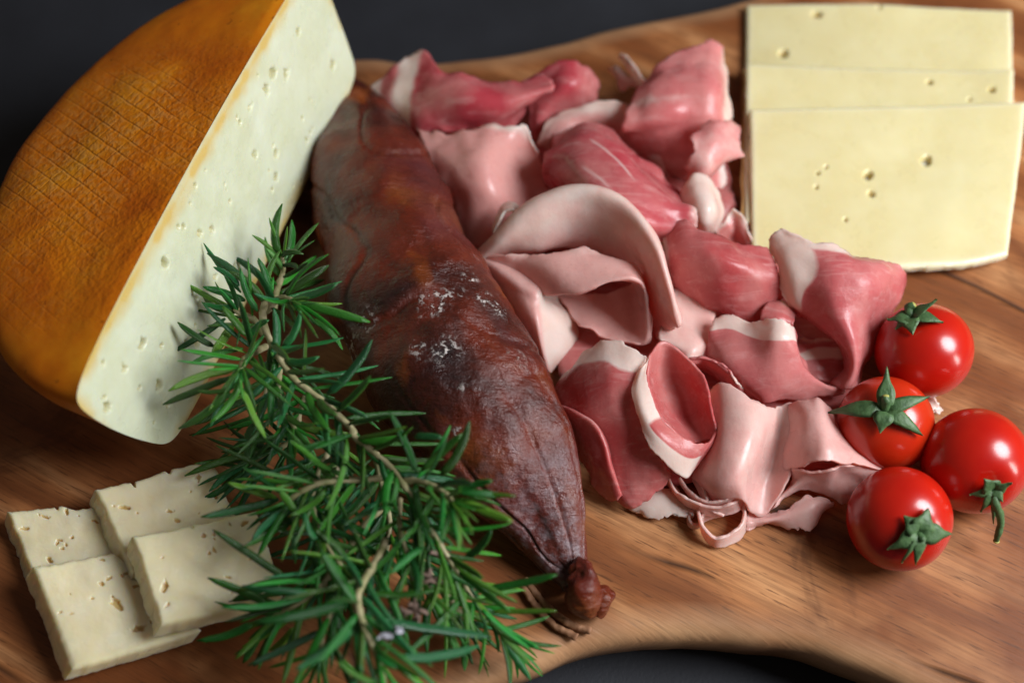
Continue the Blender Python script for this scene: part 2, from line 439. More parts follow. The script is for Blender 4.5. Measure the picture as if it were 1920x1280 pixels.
wv_ = 0.0006 * fbm(np.c_[loop * 60, np.zeros(n)], 3)[:, None]
prof = [(0.010, -0.0255), (0.003, -0.022), (0.0005, -0.012), (-0.0008, -0.0045), (0.0008, -0.0016), (0.0032, -0.0004), (0.009, 0.0)]
V = []; F = []
for a, z in prof:
    q = loop + nin * (a + wv_)
    V += [(x, y, z) for x, y in q]
F += [(i * n + j, i * n + (j + 1) % n, (i + 1) * n + (j + 1) % n, (i + 1) * n + j) for i in range(len(prof) - 1) for j in range(n)]
F.append(tuple((len(prof) - 1) * n + j for j in range(n)))
F.append(tuple(range(n - 1, -1, -1)))
if area2 < 0: F = [f[::-1] for f in F]
bd = mesh_obj('serving_board', V, F, m_wood, sharp=50, attrs={'sap': np.repeat([0.6, 0.8, 0.9, 1.0, 1.0, 0.7, 0.0], n)})
tag(bd, 'wavy edged brown olive wood serving board carrying all the food', 'serving board')

# ------------------------------------------------------------------ half wheel of cheese
ph, ti, t2 = 1.265, 0.27, 0.0
WR, WT, OFF, SCX, PW = 0.0786, 0.0470, -0.005, 1.045, 12.0
cv = np.array([math.cos(ph), math.sin(ph), 0]); nv = np.array([math.sin(ph), -math.cos(ph), 0]); wv3 = np.array([0, 0, 1.0])
nv, wv3 = nv * math.cos(ti) + wv3 * math.sin(ti), wv3 * math.cos(ti) - nv * math.sin(ti)
WO = np.array([-0.0765, 0.0172, 0.0395]) + 0.0035 * cv
wheel = empty('cheese_half_wheel')
wheel.matrix_world = Matrix(((cv[0], -nv[0], wv3[0], WO[0]), (cv[1], -nv[1], wv3[1], WO[1]), (cv[2], -nv[2], wv3[2], WO[2]), (0, 0, 0, 1)))
# local: x along the cut, y into the cheese (away from the cut), z wheel axis; cut plane at y = -OFF
def sup(th):
    ct, st_ = np.cos(th), np.sin(th)
    rho, h = WR * np.sign(ct) * np.abs(ct) ** (2 / PW), WT / 2 * np.sign(st_) * np.abs(st_) ** (2 / PW)
    return rho, h


def taper(x, h):
    """the rim draws in toward the underside, more at the near end"""
    k = np.clip((WT / 2 - h) / WT, 0, 1) ** 1.75
    return 1 - (0.115 - 0.06 * np.clip(x / 0.06, -1, 1)) * k


YC = -OFF
ths = np.concatenate([np.linspace(math.pi / 2, 0.9, 60), np.linspace(0.9, -0.9, 70)[1:], np.linspace(-0.9, -math.pi / 2, 12)[1:]])
NA = 150
V = []; A = []
for th in ths:
    rho, h = sup(th)
    if rho > abs(YC):
        a0 = math.asin(min(1, YC / rho))
    else: a0 = math.pi / 2 if YC > 0 else -math.pi / 2
    for a in np.linspace(a0, math.pi - a0, NA):
        V.append((rho * math.cos(a) * SCX, max(rho * math.sin(a), YC), h))
V = np.array(V)
tp = taper(V[:, 0], V[:, 2])
V[:, 0] *= tp; V[:, 1] = YC + (V[:, 1] - YC) * 0.91 * (tp - 0.03 * (V[:, 2] < 0))
nrm = V / np.array([WR ** 2, WR ** 2, (WT / 2) ** 2]); nrm /= np.linalg.norm(nrm, axis=1)[:, None]
on_cut = np.clip((V[:, 1] - YC) / 0.003, 0, 1)
V += nrm * ((0.0007 * fbm(V * 35, 2) + 0.0001 * fbm(V * 180, 2)) * on_cut)[:, None]
dome = np.clip(1 - (V[:, 0] ** 2 + V[:, 1] ** 2) / WR ** 2, 0, 1)
V[:, 2] += np.where(V[:, 2] > 0, 0.0025 * dome, 0)
mesh_obj('rind', V, grid_faces(len(ths), NA), m_rind, wheel)
# cut face with torn pits
NR, NT = 120, 420
hv = np.linspace(-1, 1, NR)
hx = np.sqrt(np.maximum((WR * (1 - np.minimum(np.abs(hv), 0.9975) ** PW) ** (1 / PW)) ** 2 - YC ** 2, 0)) * SCX
GX = np.linspace(-1, 1, NT)[None] * hx[:, None]; GH = np.repeat(hv[:, None] * WT / 2, NT, 1)
GX = GX * taper(GX, GH)
GH = GH + 0.0025 * np.clip(1 - (GX ** 2 + YC ** 2) / WR ** 2, 0, 1) * np.clip(GH / (WT / 2), 0, 1)
VX, VH = GX.ravel(), GH.ravel()
X = hx
dep = np.zeros_like(VX); pit = np.zeros_like(VX)
pr = np.random.default_rng(5)
pits = []
for k in range(34):
    x = pr.uniform(-0.07, 0.07); hh_ = pr.uniform(-0.021, 0.021)
    big_ = pr.random() < 0.05
    pits.append((x, hh_, (pr.uniform(0.0011, 0.0019) if big_ else pr.uniform(0.0004, 0.0009)), pr.uniform(0.6, 1.6), pr.uniform(0, 3.1)))
for (px_, py_, r_) in [(310, 492, 2.0), (268, 645, 1.6), (512, 138, 1.7), (537, 140, 1.4), (500, 168, 1.5), (478, 290, 1.3), (518, 288, 1.2), (518, 332, 1.4), (625, 122, 1.5), (398, 430, 1.0), (345, 425, 0.9),
                       (300, 722, 1.4), (234, 690, 1.0), (202, 762, 1.4), (196, 745, 0.9), (575, 262, 1.0), (440, 500, 0.9), (370, 560, 1.0), (560, 60, 1.2), (450, 230, 0.9)]:
    r3 = CR * (px_ - 960) / FPX + CU * (640 - py_) / FPX - CB
    t3 = (YC + (CAM - WO) @ nv) / (-(r3 @ nv)); p3 = CAM + r3 * t3 - WO
    pits.append((p3 @ cv, p3 @ wv3, r_ * 0.001, pr.uniform(0.7, 1.3), pr.uniform(0, 3.1)))
for (x, hh_, r_, asp, an) in pits:
    dx, dh = VX - x, VH - hh_
    a_ = (dx * math.cos(an) + dh * math.sin(an)) / (r_ * asp); b_ = (-dx * math.sin(an) + dh * math.cos(an)) / r_
    jag = 1 + 0.45 * vnoise(np.c_[VX * 1300, VH * 1300, np.full_like(VX, x * 1000)])
    d = np.sqrt(a_ ** 2 + b_ ** 2) * jag
    k_ = np.clip(1.25 - d, 0, 1); k_ = k_ * k_ * (3 - 2 * k_)
    dep = np.maximum(dep, k_ * r_ * 1.6); pit = np.maximum(pit, k_)
rough_ = 0.00008 * fbm(np.c_[VX * 200, VH * 200, VX * 0], 3) * (np.abs(VH) < WT * 0.47)
ex = np.minimum(np.abs(WT / 2 - np.abs(VH)), np.abs(np.abs(X).max() - np.abs(VX)))
edge = np.clip(1 - ex / 0.0055 + 0.25 * vnoise(np.c_[VX * 300, VH * 300, VX * 0]), 0, 1) ** 2.0
V = np.c_[VX, np.full_like(VX, YC) + dep + rough_, VH]
o = mesh_obj('cut_face', V, grid_faces(NR, NT), m_paste, wheel, attrs={'edge': edge, 'pit': pit})
o['label'] = 'pale cut face with small torn holes'
tag(wheel, 'large half wheel of cheese with smoked orange rind and pale cut face', 'cheese')

# ------------------------------------------------------------------ cured sausage
spec = [(640, 150, 14), (650, 182, 50), (678, 268, 100), (706, 370, 130), (760, 510, 150), (817, 625, 154), (884, 752, 150), (957, 866, 118),
        (1014, 966, 80), (1052, 1042, 46), (1074, 1080, 28), (1082, 1096, 24)]
sp = []
for x, y, r_ in spec:
    rm = r_ / 6.1 * 0.96
    sp.append([*P(x, y, max(rm * 0.80, 5)), rm * 0.001])
sp = np.array(sp)
NS, NA = 300, 160
cen = cr_interp(sp[:, :3], NS); rad = np.maximum(cr_interp(np.c_[sp[:, 3], sp[:, 3], sp[:, 3]], NS)[:, 0], 0.001)
tg = np.gradient(cen, axis=0); tg /= np.linalg.norm(tg, axis=1)[:, None]
side = np.cross(tg, [0, 0, 1.0]); side /= np.linalg.norm(side, axis=1)[:, None]
up = np.cross(side, tg)
an = np.linspace(0, 2 * math.pi, NA, endpoint=False)
s_ = np.linspace(0, 1, NS)
AA, SS = np.meshgrid(an, s_)
dirs = np.cos(AA)[..., None] * side[:, None] + 0.80 * np.sin(AA)[..., None] * up[:, None]
base = cen[:, None] + dirs * rad[:, None, None]
q = base.reshape(-1, 3)
lump = 0.0030 * fbm(q * 40, 2, 0.5) + 0.0004 * fbm(q * 150, 2)
cy = np.c_[np.cos(AA.ravel()) * 1.9, np.sin(AA.ravel()) * 1.9, SS.ravel() * 2.2]
tw = np.clip((SS.ravel() - 0.45) / 0.45, 0, 1)
fold = -np.abs(vnoise(cy * 2.0 + 3.1)); fold = np.maximum(fold + 0.22, -0.1) - 0.12
fold2 = -np.clip(0.10 - np.abs(vnoise(cy * 1.25 + 9.0)), 0, 0.1) * 10
disp = lump + tw * (0.0026 * fold2 + 0.0022 * vnoise(cy * np.array([1.7, 1.7, 1.0]) + 5)) + (1 - tw) * 0.0012 * (-np.clip(0.08 - np.abs(fbm(q * 30 + 4, 2)), 0, 0.08) * 12)
fade = np.clip(rad / 0.012, 0.15, 1)
q = q + (dirs.reshape(-1, 3)) * (disp * np.repeat(fade, NA))[:, None]
bloom = np.clip((SS.ravel() - 0.55) / 0.25, 0, 1) * np.clip(np.cos(AA.ravel() - 1.1) * 1.4 + 0.2, 0, 1)
mold = np.zeros(len(q))
for (x, y, z, r_) in [(815, 585, 34, 4.2), (835, 572, 34, 3), (800, 600, 34, 2.5), (835, 672, 34, 4), (790, 668, 34, 3), (965, 690, 30, 3), (870, 738, 34, 1.6), (690, 640, 22, 5), (680, 668, 18, 5),
                      (905, 570, 32, 2.6), (930, 590, 30, 2.4), (860, 815, 32, 2), (880, 530, 33, 2.2), (625, 395, 20, 1.6), (860, 560, 34, 1.8)]:
    p_ = P(x, y, z); d = np.linalg.norm((q - p_) * np.array([1, 1, 0.4]), axis=1)
    mold = np.maximum(mold, np.clip(1.4 - d / (r_ * 0.001), 0, 1))
saus = empty('cured_sausage', (cen[NS // 2][0], cen[NS // 2][1], 0))
bpy.context.view_layer.update()
off = np.array(saus.location)
V = np.vstack([q, cen[0][None], cen[-1][None]]) - off
F = [f[::-1] for f in grid_faces(NS, NA, 0, True)]
nb = NS * NA
F += [(nb, j, (j + 1) % NA) for j in range(NA)] + [(nb + 1, nb - NA + (j + 1) % NA, nb - NA + j) for j in range(NA)]
mesh_obj('body', V, F, m_saus, saus, attrs={'bloom': np.r_[bloom, 0, 0], 'mold': np.r_[mold, 0, 0]})


def blob(name, path, radii, mat, parent, seg=28, n=40, amp=0.0, freq=120, loc=np.zeros(3), flat=1.0):
    path = np.asarray(path); c_ = cr_interp(path, n); r_ = np.maximum(cr_interp(np.c_[radii, radii, radii], n)[:, 0], 0.0002)
    t_ = np.gradient(c_, axis=0); t_ /= np.linalg.norm(t_, axis=1)[:, None] + 1e-9
    ref = np.array([0, 0, 1.0]) if abs(t_[:, 2]).mean() < 0.8 else np.array([1.0, 0, 0])
    sd = np.cross(t_, ref); sd /= np.linalg.norm(sd, axis=1)[:, None] + 1e-9
    u_ = np.cross(sd, t_)
    a = np.linspace(0, 2 * math.pi, seg, endpoint=False)
    d_ = np.cos(a)[None, :, None] * sd[:, None] + flat * np.sin(a)[None, :, None] * u_[:, None]
    q_ = (c_[:, None] + d_ * r_[:, None, None]).reshape(-1, 3)
    if amp: q_ = q_ + d_.reshape(-1, 3) * (amp * fbm(q_ * freq, 3))[:, None]
    V = np.vstack([q_, c_[0][None], c_[-1][None]]) - loc
    F = [f[::-1] for f in grid_faces(n, seg, 0, True)]; nb = n * seg
    F += [(nb, j, (j + 1) % seg) for j in range(seg)] + [(nb + 1, nb - seg + (j + 1) % seg, nb - seg + j) for j in range(seg)]
    return mesh_obj(name, V, F, mat, parent)


o = blob('tied_end', [P(1078, 1075, 9), P(1092, 1068, 12), P(1095, 1100, 11), P(1100, 1130, 8), P(1106, 1158, 4.5)], [0.0020, 0.0032, 0.0040, 0.0038, 0.0014], m_saus, saus, 40, 60, 0.0016, 160, off)
blob('tied_end', [P(1108, 1098, 7), P(1122, 1112, 7), P(1128, 1135, 5), P(1118, 1155, 4)], [0.0016, 0.0030, 0.0031, 0.0012], m_saus, saus, 32, 40, 0.0012, 180, off)
blob('string', [P(985, 1085, 1.5), P(1010, 1118, 1.6), P(1040, 1150, 1.4), P(1075, 1172, 1.4), P(1108, 1182, 1.3)], [0.001] * 5, m_string, saus, 12, 50, 0.0003, 900, off)
blob('string', [P(978, 1098, 1.4), P(1005, 1135, 1.4), P(1040, 1172, 1.3), P(1082, 1194, 1.2)], [0.001] * 4, m_string, saus, 12, 50, 0.0003, 900, off)
tag(saus, 'thick wrinkled dark brown cured sausage with tied end and white mould specks', 'sausage')

# ------------------------------------------------------------------ ham slices
def sheet(cf, rows, fat=None, streak=None, seed=0, ragged=0.5, wave=0.5, den=10, ruffle=None):
    if ruffle is None: ruffle = 0.2 if ragged < 0.45 else 1.0
    ctrl = np.array([[cf(*p) for p in r] for r in rows])
    nr, nc = (ctrl.shape[0] - 1) * den + 1, (ctrl.shape[1] - 1) * den + 1
    a = np.stack([cr_interp(ctrl[:, j], nr) for j in range(ctrl.shape[1])], 1)
    g = np.stack([cr_interp(a[i], nc) for i in range(nr)], 0)
    vv, uu = np.meshgrid(np.linspace(0, 1, nr), np.linspace(0, 1, nc), indexing='ij')
    du = np.gradient(g, axis=1); dv = np.gradient(g, axis=0)
    nm = np.cross(du, dv); nm /= np.linalg.norm(nm, axis=2)[..., None] + 1e-12
    s = np.array([seed * 3.7, seed * 1.3, seed * 7.1])
    g = g + nm * (wave * (0.0007 * fbm(g * 55 + s, 2) + 0.0005 * (np.abs(vnoise(g * np.array([60, 150, 90]) + s)) - 0.3) + 0.00012 * fbm(g * 300 + s, 2)))[..., None]
    bd_ = np.minimum(np.minimum(uu, 1 - uu) * nc, np.minimum(vv, 1 - vv) * nr)
    g = g + nm * (ruffle * 0.0016 * np.exp(-bd_ / 5.0) * fbm(g * 130 + s, 2))[..., None]
    # ragged borders
    dl = du / (np.linalg.norm(du, axis=2)[..., None] + 1e-12); dm = dv / (np.linalg.norm(dv, axis=2)[..., None] + 1e-12)
    eu = np.exp(-((1 - uu) * nc / 4.0)) - np.exp(-(uu * nc / 4.0)); ev = np.exp(-((1 - vv) * nr / 4.0)) - np.exp(-(vv * nr / 4.0))
    jit = ragged * 0.0012 * (fbm(g * 260 + s, 4, 0.7))
    g = g + dl * (eu * jit)[..., None] + dm * (ev * jit)[..., None]
    g[..., 2] = np.maximum(g[..., 2], 0.0008)
    fa = np.zeros_like(uu) if fat is None else np.clip(fat(uu, vv), 0, 1)
    sk = np.zeros_like(uu) if streak is None else np.clip(streak(uu, vv), 0, 1)
    return g, fa, sk


def ham(sheets, color, label, thick=0.0007, group='ham slices in the folded pile'):
    V = []; F = []; A = []; S = []; k = 0
    for g, fa, sk in sheets:
        nr, nc = g.shape[:2]
        V.append(g.reshape(-1, 3)); F += grid_faces(nr, nc, k); A.append(fa.ravel()); S.append(sk.ravel()); k += nr * nc
    V = np.vstack(V)
    loc = np.array([V[:, 0].mean(), V[:, 1].mean(), 0.0])
    o = mesh_obj('ham_slice', V - loc, F, m_ham, attrs={'fat': np.concatenate(A), 'streak': np.concatenate(S)})
    o.location = loc; o.color = (*color, 1)
    md = o.modifiers.new('thickness', 'SOLIDIFY'); md.thickness = thick; md.offset = 0
    return tag(o, label, 'ham slice', group)


def step(x, a, b): return np.clip((x - a) / (b - a), 0, 1)


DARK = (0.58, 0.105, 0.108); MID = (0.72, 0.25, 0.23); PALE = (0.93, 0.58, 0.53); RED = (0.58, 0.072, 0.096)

# bottom layers that show only in the gaps
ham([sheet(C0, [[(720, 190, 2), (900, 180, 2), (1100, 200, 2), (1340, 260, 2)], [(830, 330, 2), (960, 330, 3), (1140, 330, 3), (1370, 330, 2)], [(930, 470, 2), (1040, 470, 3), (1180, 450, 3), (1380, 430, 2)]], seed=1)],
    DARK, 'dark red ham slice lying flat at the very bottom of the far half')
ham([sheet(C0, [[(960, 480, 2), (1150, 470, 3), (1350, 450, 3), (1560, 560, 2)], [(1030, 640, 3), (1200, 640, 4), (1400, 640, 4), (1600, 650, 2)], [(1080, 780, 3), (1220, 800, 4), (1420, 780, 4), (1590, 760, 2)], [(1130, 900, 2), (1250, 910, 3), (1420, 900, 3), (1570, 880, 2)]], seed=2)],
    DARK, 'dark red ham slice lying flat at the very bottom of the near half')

# top left slice with white rim
ham([sheet(C1, [[(130, 250, 10), (250, 150, 16), (370, 88, 20), (450, 175, 22), (600, 200, 22), (760, 222, 21), (900, 188, 22)],
                [(140, 330, 8), (230, 270, 14), (340, 230, 18), (440, 260, 22), (600, 280, 24), (740, 296, 23), (945, 248, 23)],
                [(200, 370, 6), (260, 370, 10), (330, 350, 15), (430, 350, 18), (580, 360, 20), (720, 370, 19), (850, 318, 16)],
                [(240, 390, 3), (290, 420, 6), (350, 440, 11), (450, 440, 13), (580, 432, 13), (700, 425, 12), (790, 402, 9)]],
           fat=lambda u, v: np.maximum(1 - step(u, 0.02, 0.09), np.clip(1 - np.abs(u - 0.26 + 0.06 * v) / 0.10, 0, 1)) + 0.35 * (1 - step(u, .1, .4)), seed=3, wave=0.9),
     sheet(C1, [[(800, 230, 14), (900, 170, 17), (1000, 140, 19), (1090, 160, 17), (1145, 245, 10)],
                [(820, 320, 12), (900, 290, 15), (1000, 240, 19), (1080, 250, 16), (1130, 310, 8)],
                [(840, 400, 8), (880, 390, 10), (950, 350, 11), (1020, 350, 9), (1080, 350, 5)],
                [(850, 470, 4), (880, 485, 4), (920, 440, 5), (960, 420, 4), (1000, 410, 3)]], seed=4)],
    RED, 'red ham slice with white fat rim, farthest back beside the cheese wheel')
# top right slice
ham([sheet(C1, [[(1345, 215, 20), (1480, 105, 23), (1600, 55, 24), (1660, 50, 23), (1705, 110, 17)],
                [(1300, 310, 20), (1420, 240, 25), (1560, 200, 26), (1660, 200, 25), (1722, 260, 15)],
                [(1255, 410, 18), (1400, 370, 23), (1540, 330, 24), (1660, 330, 23), (1732, 400, 13)],
                [(1262, 450, 13), (1400, 455, 16), (1530, 420, 19), (1650, 440, 18), (1730, 500, 9)],
                [(1330, 540, 5), (1430, 560, 6), (1540, 550, 8), (1640, 600, 8), (1715, 620, 5)],
                [(1440, 640, 3), (1510, 650, 4), (1570, 650, 5), (1650, 690, 6), (1700, 680, 4)]],
           fat=lambda u, v: step(u, 0.80, 0.99) * 0.75 + 0.22 + 0.32 * np.clip(1 - np.abs(v - 0.24 - 0.2 * u) / 0.07, 0, 1) * (1 - u), seed=5, ragged=0.8, wave=1.2),
     sheet(C1, [[(1610, 395, 23), (1680, 388, 24), (1745, 425, 19)], [(1565, 490, 23), (1665, 490, 24), (1790, 560, 17)], [(1548, 590, 19), (1625, 620, 19), (1705, 590, 13)], [(1530, 690, 10), (1600, 655, 12), (1665, 640, 9)]], fat=lambda u, v: 0.42 + 0 * u, seed=51, ragged=1.3),
     sheet(C1, [[(1235, 110, 14), (1262, 105, 16), (1290, 140, 17)], [(1270, 180, 14), (1300, 180, 17), (1330, 190, 18)], [(1310, 240, 13), (1330, 240, 16), (1360, 230, 19)]], fat=lambda u, v: 0 * u + 1, seed=6, ragged=1.2),
     sheet(C1, [[(1195, 170, 10), (1215, 155, 12), (1240, 165, 13)], [(1225, 215, 10), (1260, 205, 13), (1290, 205, 14)], [(1260, 250, 9), (1300, 245, 12), (1340, 240, 15)]], fat=lambda u, v: 0 * u + 0.6, seed=7, ragged=1.2)],
    (0.76, 0.24, 0.24), 'pink ham slice standing tallest beside the yellow cheese with frayed corner')
# slice peeping out behind the roll
ham([sheet(C1, [[(870, 500, 8), (930, 380, 12), (1080, 322, 15), (1250, 318, 15), (1340, 400, 12)], [(900, 520, 9), (990, 430, 12), (1120, 390, 13), (1290, 440, 11), (1400, 520, 8)], [(960, 560, 5), (1060, 520, 5), (1180, 480, 5), (1330, 540, 5), (1450, 640, 3)]],
           fat=lambda u, v: 0.9 - 1.5 * v + 0.1 * u, seed=8)], (0.78, 0.40, 0.37), 'pale edged ham slice peeping out behind the streaked roll')
# pale slice against the sausage
ham([sheet(C1, [[(345, 440, 17), (480, 455, 19), (640, 412, 22), (800, 425, 21), (855, 500, 16)],
                [(370, 540, 16), (500, 560, 21), (640, 540, 24), (780, 540, 15), (900, 600, 9)],
                [(430, 660, 13), (560, 670, 20), (680, 680, 20), (790, 690, 9), (920, 690, 6)],
                [(500, 790, 9), (600, 790, 15), (720, 790, 14), (820, 780, 6), (940, 760, 4)],
                [(540, 930, 5), (610, 960, 6), (720, 900, 6), (840, 850, 4), (960, 830, 3)]],
           fat=lambda u, v: (1 - step(v, 0.0, 0.13)) * 0.9 * step(u, 0.3, 0.6), seed=9, ragged=1.0)],
    (0.88, 0.46, 0.42), 'smooth pale pink ham slice lying against the sausage behind the arched slice')
# streaked roll with white end
ham([sheet(C1, [[(1500, 720, 16), (1560, 640, 20), (1640, 668, 18), (1690, 750, 12)], [(1510, 770, 18), (1580, 730, 24), (1650, 760, 23), (1695, 820, 12)], [(1560, 840, 17), (1600, 840, 21), (1640, 840, 20), (1670, 870, 10)], [(1590, 880, 12), (1610, 890, 13), (1630, 895, 12), (1650, 890, 7)]], fat=lambda u, v: 1 + 0 * u, seed=52),
     sheet(C1, [[(960, 470, 10), (1110, 405, 15), (1260, 490, 15), (1400, 640, 14), (1540, 750, 12)],
                [(925, 520, 22), (1085, 440, 27), (1225, 530, 29), (1370, 680, 28), (1560, 800, 22)],
                [(900, 580, 21), (1040, 540, 29), (1170, 620, 31), (1320, 770, 30), (1570, 860, 20)],
                [(905, 640, 13), (1010, 640, 25), (1120, 720, 28), (1260, 860, 28), (1520, 900, 18)],
                [(930, 700, 8), (990, 730, 12), (1090, 800, 13), (1210, 930, 13), (1450, 930, 8)]],
           fat=lambda u, v: 0.6 * step(u, 0.90, 1.0),
           streak=lambda u, v: 0.85 * (np.clip(1 - np.abs(v - 0.60 + 0.10 * (u - .4)) / 0.022, 0, 1) * step(u, .33, .38) * (1 - step(u, .52, .64))
                                       + np.clip(1 - np.abs(v - 0.34) / 0.013, 0, 1) * step(u, .30, .34) * (1 - step(u, .62, .68)) + np.clip(1 - np.abs(v - 0.40) / 0.012, 0, 1) * step(u, .10, .14) * (1 - step(u, .24, .30))
                                       + np.clip(1 - np.abs(v - 0.22) / 0.012, 0, 1) * step(u, .18, .22) * (1 - step(u, .28, .33))), seed=10, den=14)],
    RED, 'dark red rolled ham slice with thin white streaks and white fat end')
# small scrap by the cheese
ham([sheet(C1, [[(1650, 880, 8), (1700, 830, 11), (1745, 785, 13), (1790, 830, 13), (1822, 920, 8)], [(1680, 910, 7), (1720, 880, 9), (1750, 870, 9), (1780, 890, 9), (1830, 960, 4)], [(1690, 950, 3), (1740, 930, 3), (1770, 940, 3), (1800, 960, 3), (1840, 990, 2)]],
           fat=lambda u, v: np.clip(1 - v * 2, 0, 1) * 0.9, seed=11)], MID, 'small ham scrap with white edge tucked against the yellow cheese')
# mid dark slice
ham([sheet(C4, [[(130, 200, 16), (200, 90, 22), (280, 46, 24), (420, 110, 26), (600, 180, 26), (815, 230, 24)],
                [(160, 300, 18), (240, 240, 25), (330, 220, 28), (480, 260, 30), (640, 320, 28), (860, 370, 22)],
                [(190, 440, 14), (270, 420, 19), (380, 420, 22), (520, 440, 24), (680, 470, 22), (900, 480, 18)],
                [(220, 540, 8), (320, 560, 10), (430, 600, 12), (560, 650, 13), (690, 690, 12), (820, 660, 10)]],
           fat=lambda u, v: np.clip(1.25 - 1.0 * (u / 0.16 + v / 0.9), 0, 1), seed=12, wave=0.9),
     sheet(C4, [[(830, 545, 15), (900, 548, 16.5), (1015, 605, 15)], [(800, 600, 17), (885, 610, 18.5), (985, 645, 17)], [(765, 670, 17), (860, 682, 18.5), (970, 700, 17)], [(740, 720, 12), (850, 740, 13), (970, 760, 11)]], seed=13, wave=0.3,
           streak=lambda u, v: 0.25 * np.clip(1 - np.abs(v - 0.4) / 0.05, 0, 1))],
    DARK, 'dark red ham slice with white left rim in the middle of the pile')
# right slice with white flap
ham([sheet(C4, [[(820, 165, 24), (900, 120, 27), (1100, 190, 29), (1300, 232, 28), (1500, 285, 26), (1640, 330, 20)],
                [(830, 270, 23), (920, 250, 27), (1060, 280, 29), (1250, 320, 31), (1500, 380, 28), (1700, 400, 16)],
                [(890, 430, 20), (960, 430, 25), (1080, 430, 27), (1250, 470, 29), (1480, 500, 26), (1670, 500, 12)],
                [(935, 545, 18), (1000, 582, 19), (1080, 560, 22), (1250, 600, 26), (1420, 640, 22), (1590, 620, 10)],
                [(1030, 650, 11), (1100, 690, 15), (1200, 740, 19), (1330, 780, 22), (1420, 770, 18), (1530, 760, 8)],
                [(1240, 800, 9), (1280, 850, 13), (1320, 880, 17), (1360, 900, 18), (1410, 890, 14), (1470, 880, 6)],
                [(1290, 950, 7), (1310, 990, 10), (1335, 1010, 13), (1360, 1010, 13), (1385, 1000, 10), (1400, 980, 5)],
                [(1200, 1080, 5), (1260, 1110, 8), (1300, 1112, 10), (1340, 1095, 9), (1360, 1080, 7), (1372, 1060, 4)]],
           fat=lambda u, v: np.maximum(np.clip((0.40 - u + 0.12 * np.sin(v * 9)) / 0.1, 0, 1) * (1 - step(v, 0.42, 0.52)), np.clip((0.09 - v) / 0.05, 0, 1) * (1 - step(u, .55, .75))), seed=14),
     sheet(C4, [[(950, 730, 7), (1100, 790, 7), (1240, 810, 7)], [(980, 880, 8), (1120, 835, 8), (1260, 835, 8)], [(985, 950, 7), (1130, 945, 7), (1285, 940, 7)], [(1050, 1040, 5), (1200, 1060, 5), (1300, 1090, 5)]],
           fat=lambda u, v: np.clip(1 - np.abs(v - 0.5) / 0.17, 0, 1) * 1.4, seed=15)],
    (0.66, 0.165, 0.17), 'pink ham slice with big white fat flap overlapping the yellow cheese')
# lower band with white top
ham([sheet(C4, [[(470, 660, 16), (560, 640, 18), (720, 690, 20), (850, 678, 25), (962, 700, 25), (990, 770, 18)],
                [(450, 760, 16), (560, 770, 18), (720, 800, 20), (850, 790, 25), (972, 820, 23), (1010, 900, 15)],
                [(420, 900, 12), (540, 920, 17), (720, 930, 19), (860, 930, 21), (1000, 950, 18), (1090, 1010, 12)],
                [(520, 1020, 10), (640, 1060, 14), (760, 1080, 15), (900, 1080, 15), (1090, 1060, 13), (1230, 1095, 9)],
                [(600, 1120, 8), (700, 1170, 9), (790, 1197, 10), (950, 1187, 9), (1190, 1165, 7), (1310, 1135, 6)]],
           fat=lambda u, v: np.clip((0.25 - v - 0.05 * np.sin(u * 8)) / 0.05, 0, 1) * (1 - step(u, .86, .95)), seed=16),
     sheet(C3, [[(780, 300, 15), (860, 288, 17), (960, 335, 17), (1020, 405, 15), (1054, 450, 11)], [(800, 315, 14), (865, 312, 15), (950, 360, 15), (1005, 425, 13), (1045, 470, 9)], [(810, 330, 6), (860, 370, 4), (910, 400, 4), (970, 440, 4), (1030, 475, 5)]], fat=lambda u, v: np.clip((0.3 - v) / .2, 0, 1) * step(u, .5, .7) * .7, seed=17)],
    (0.68, 0.19, 0.19), 'pink ham slice with broad white band folded beside the middle tomato')
